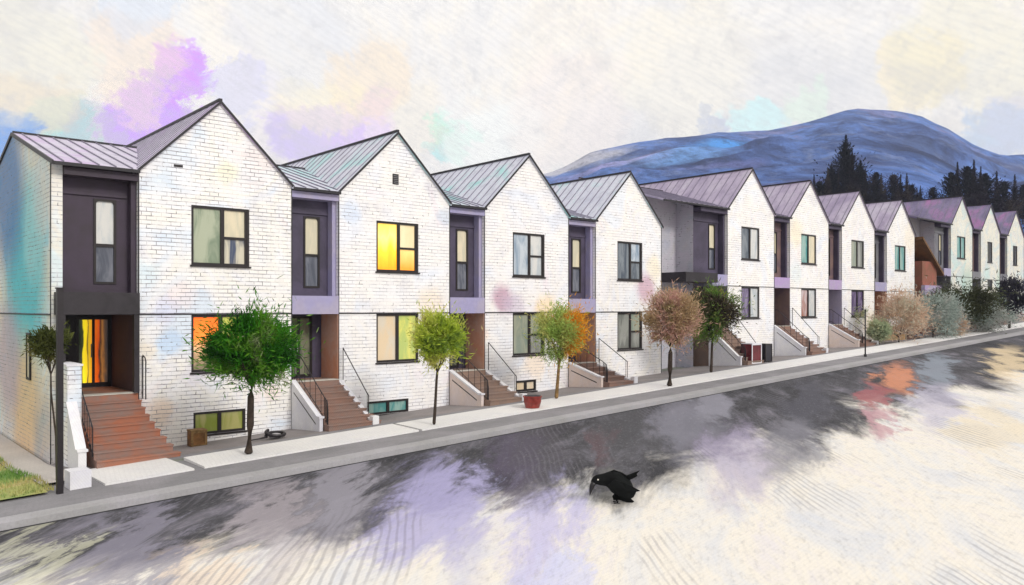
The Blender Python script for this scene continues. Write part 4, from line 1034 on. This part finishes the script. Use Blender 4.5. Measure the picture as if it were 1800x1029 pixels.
SB = [ # px, py, radius px, colour, strength
 (325,150,40,(.66,.28,1.0),.9),(262,215,54,(.60,.32,.98),.9),(420,170,40,(.62,.62,.86),.55),(110,225,48,(.26,.70,.70),.8),(60,190,60,(.88,.66,.46),.6),(5,270,52,(.10,.32,.78),.9),
 (250,120,60,(.92,.74,.58),.5),(170,230,40,(.55,.54,.60),.5),(545,232,56,(.58,.46,.92),.7),(630,215,54,(.78,.58,.92),.6),(640,140,60,(.94,.76,.54),.55),(545,170,50,(.95,.85,.60),.5),
 (810,235,36,(.28,.84,.62),.8),(775,262,24,(.40,.80,.80),.7),(870,250,75,(.90,.91,.88),.8),(730,210,50,(.92,.84,.70),.5),(1262,214,22,(.50,.55,.70),.8),(1340,215,40,(.56,.90,.92),.6),(1420,190,28,(.70,.92,.72),.4),
 (1610,125,50,(.95,.82,.55),.6),(1745,235,42,(.50,.62,.80),.75),(1780,200,40,(.62,.62,.74),.5),(1690,80,80,(.80,.76,.58),.4),(30,100,90,(.82,.78,.62),.5),(500,50,80,(.72,.74,.80),.4),
 (1000,200,90,(.94,.82,.76),.4),(1200,120,100,(.90,.84,.70),.4),(250,20,40,(.62,.72,.88),.4)]
col = base
for (px, py, rp, cc, s) in SB:
    dd = ray(px, py).normalized(); q = N.new('ShaderNodeVectorMath'); q.operation = 'DISTANCE'; Lk.new(wv.outputs[0], q.inputs[0]); q.inputs[1].default_value = tuple(dd)
    rr = rp/FPX*1.25; f = k.mapr(q.outputs['Value'], rr*.75, rr*1.08, s, 0.0); col = k.mix(f, col, cc)
dv = RT*.5+Vector((0,0,.87)); q = N.new('ShaderNodeVectorMath'); q.operation = 'DOT_PRODUCT'; Lk.new(tc, q.inputs[0]); q.inputs[1].default_value = tuple(dv)
hn = k.noise(tc, 3.0, 3, .6); ph = k.math('ADD', k.math('MULTIPLY', q.outputs['Value'], 900.0), k.math('MULTIPLY', hn.outputs['Fac'], 40.0))
h = k.math('SINE', ph)
col = k.mix(k.mapr(h, -.2, 1.0, 0, .09), col, (.45,.45,.48))
fn = k.noise(tc, 70, 5, .8); col = k.mix(k.mapr(fn.outputs['Fac'], .46, .70, 0, .30), col, (.52,.52,.54))
f3 = k.noise(tc, 14, 6, .75, .5); col = k.mix(k.mapr(f3.outputs['Fac'], .48, .68, 0, .36), col, (.60,.58,.58))
b2 = N.new('ShaderNodeBackground'); b2.inputs['Strength'].default_value = 1.0; Lk.new(col, b2.inputs['Color'])
ad = N.new('ShaderNodeMixShader'); ad.inputs[0].default_value = .93; Lk.new(b1.outputs[0], ad.inputs[1]); Lk.new(b2.outputs[0], ad.inputs[2]); Lk.new(ad.outputs[0], out.inputs['Surface'])
sl = bpy.data.lights.new('sun', 'SUN'); sl.energy = 1.5; sl.angle = R(14); sl.color = (1.0, .96, .90)
so = bpy.data.objects.new('sun', sl); COL.objects.link(so); so.rotation_euler = to_sun.to_track_quat('Z', 'Y').to_euler()

# ------------------------------------------------------------------ camera, render
cd = bpy.data.cameras.new('camera'); cam = bpy.data.objects.new('camera', cd); COL.objects.link(cam)
cd.sensor_width = 36; cd.lens = 36*FPX/1800; cd.shift_y = (CY-514.5)/1800; cd.clip_end = 4000; cd.clip_start = .1
cam.location = CAM; cam.rotation_euler = (R(90), 0, -YAW); scene.camera = cam
scene.render.engine = 'CYCLES'; scene.render.resolution_x = 1024; scene.render.resolution_y = 585
vs = scene.view_settings; vs.view_transform = 'Standard'; vs.look = 'None'; vs.exposure = .40; vs.gamma = 1
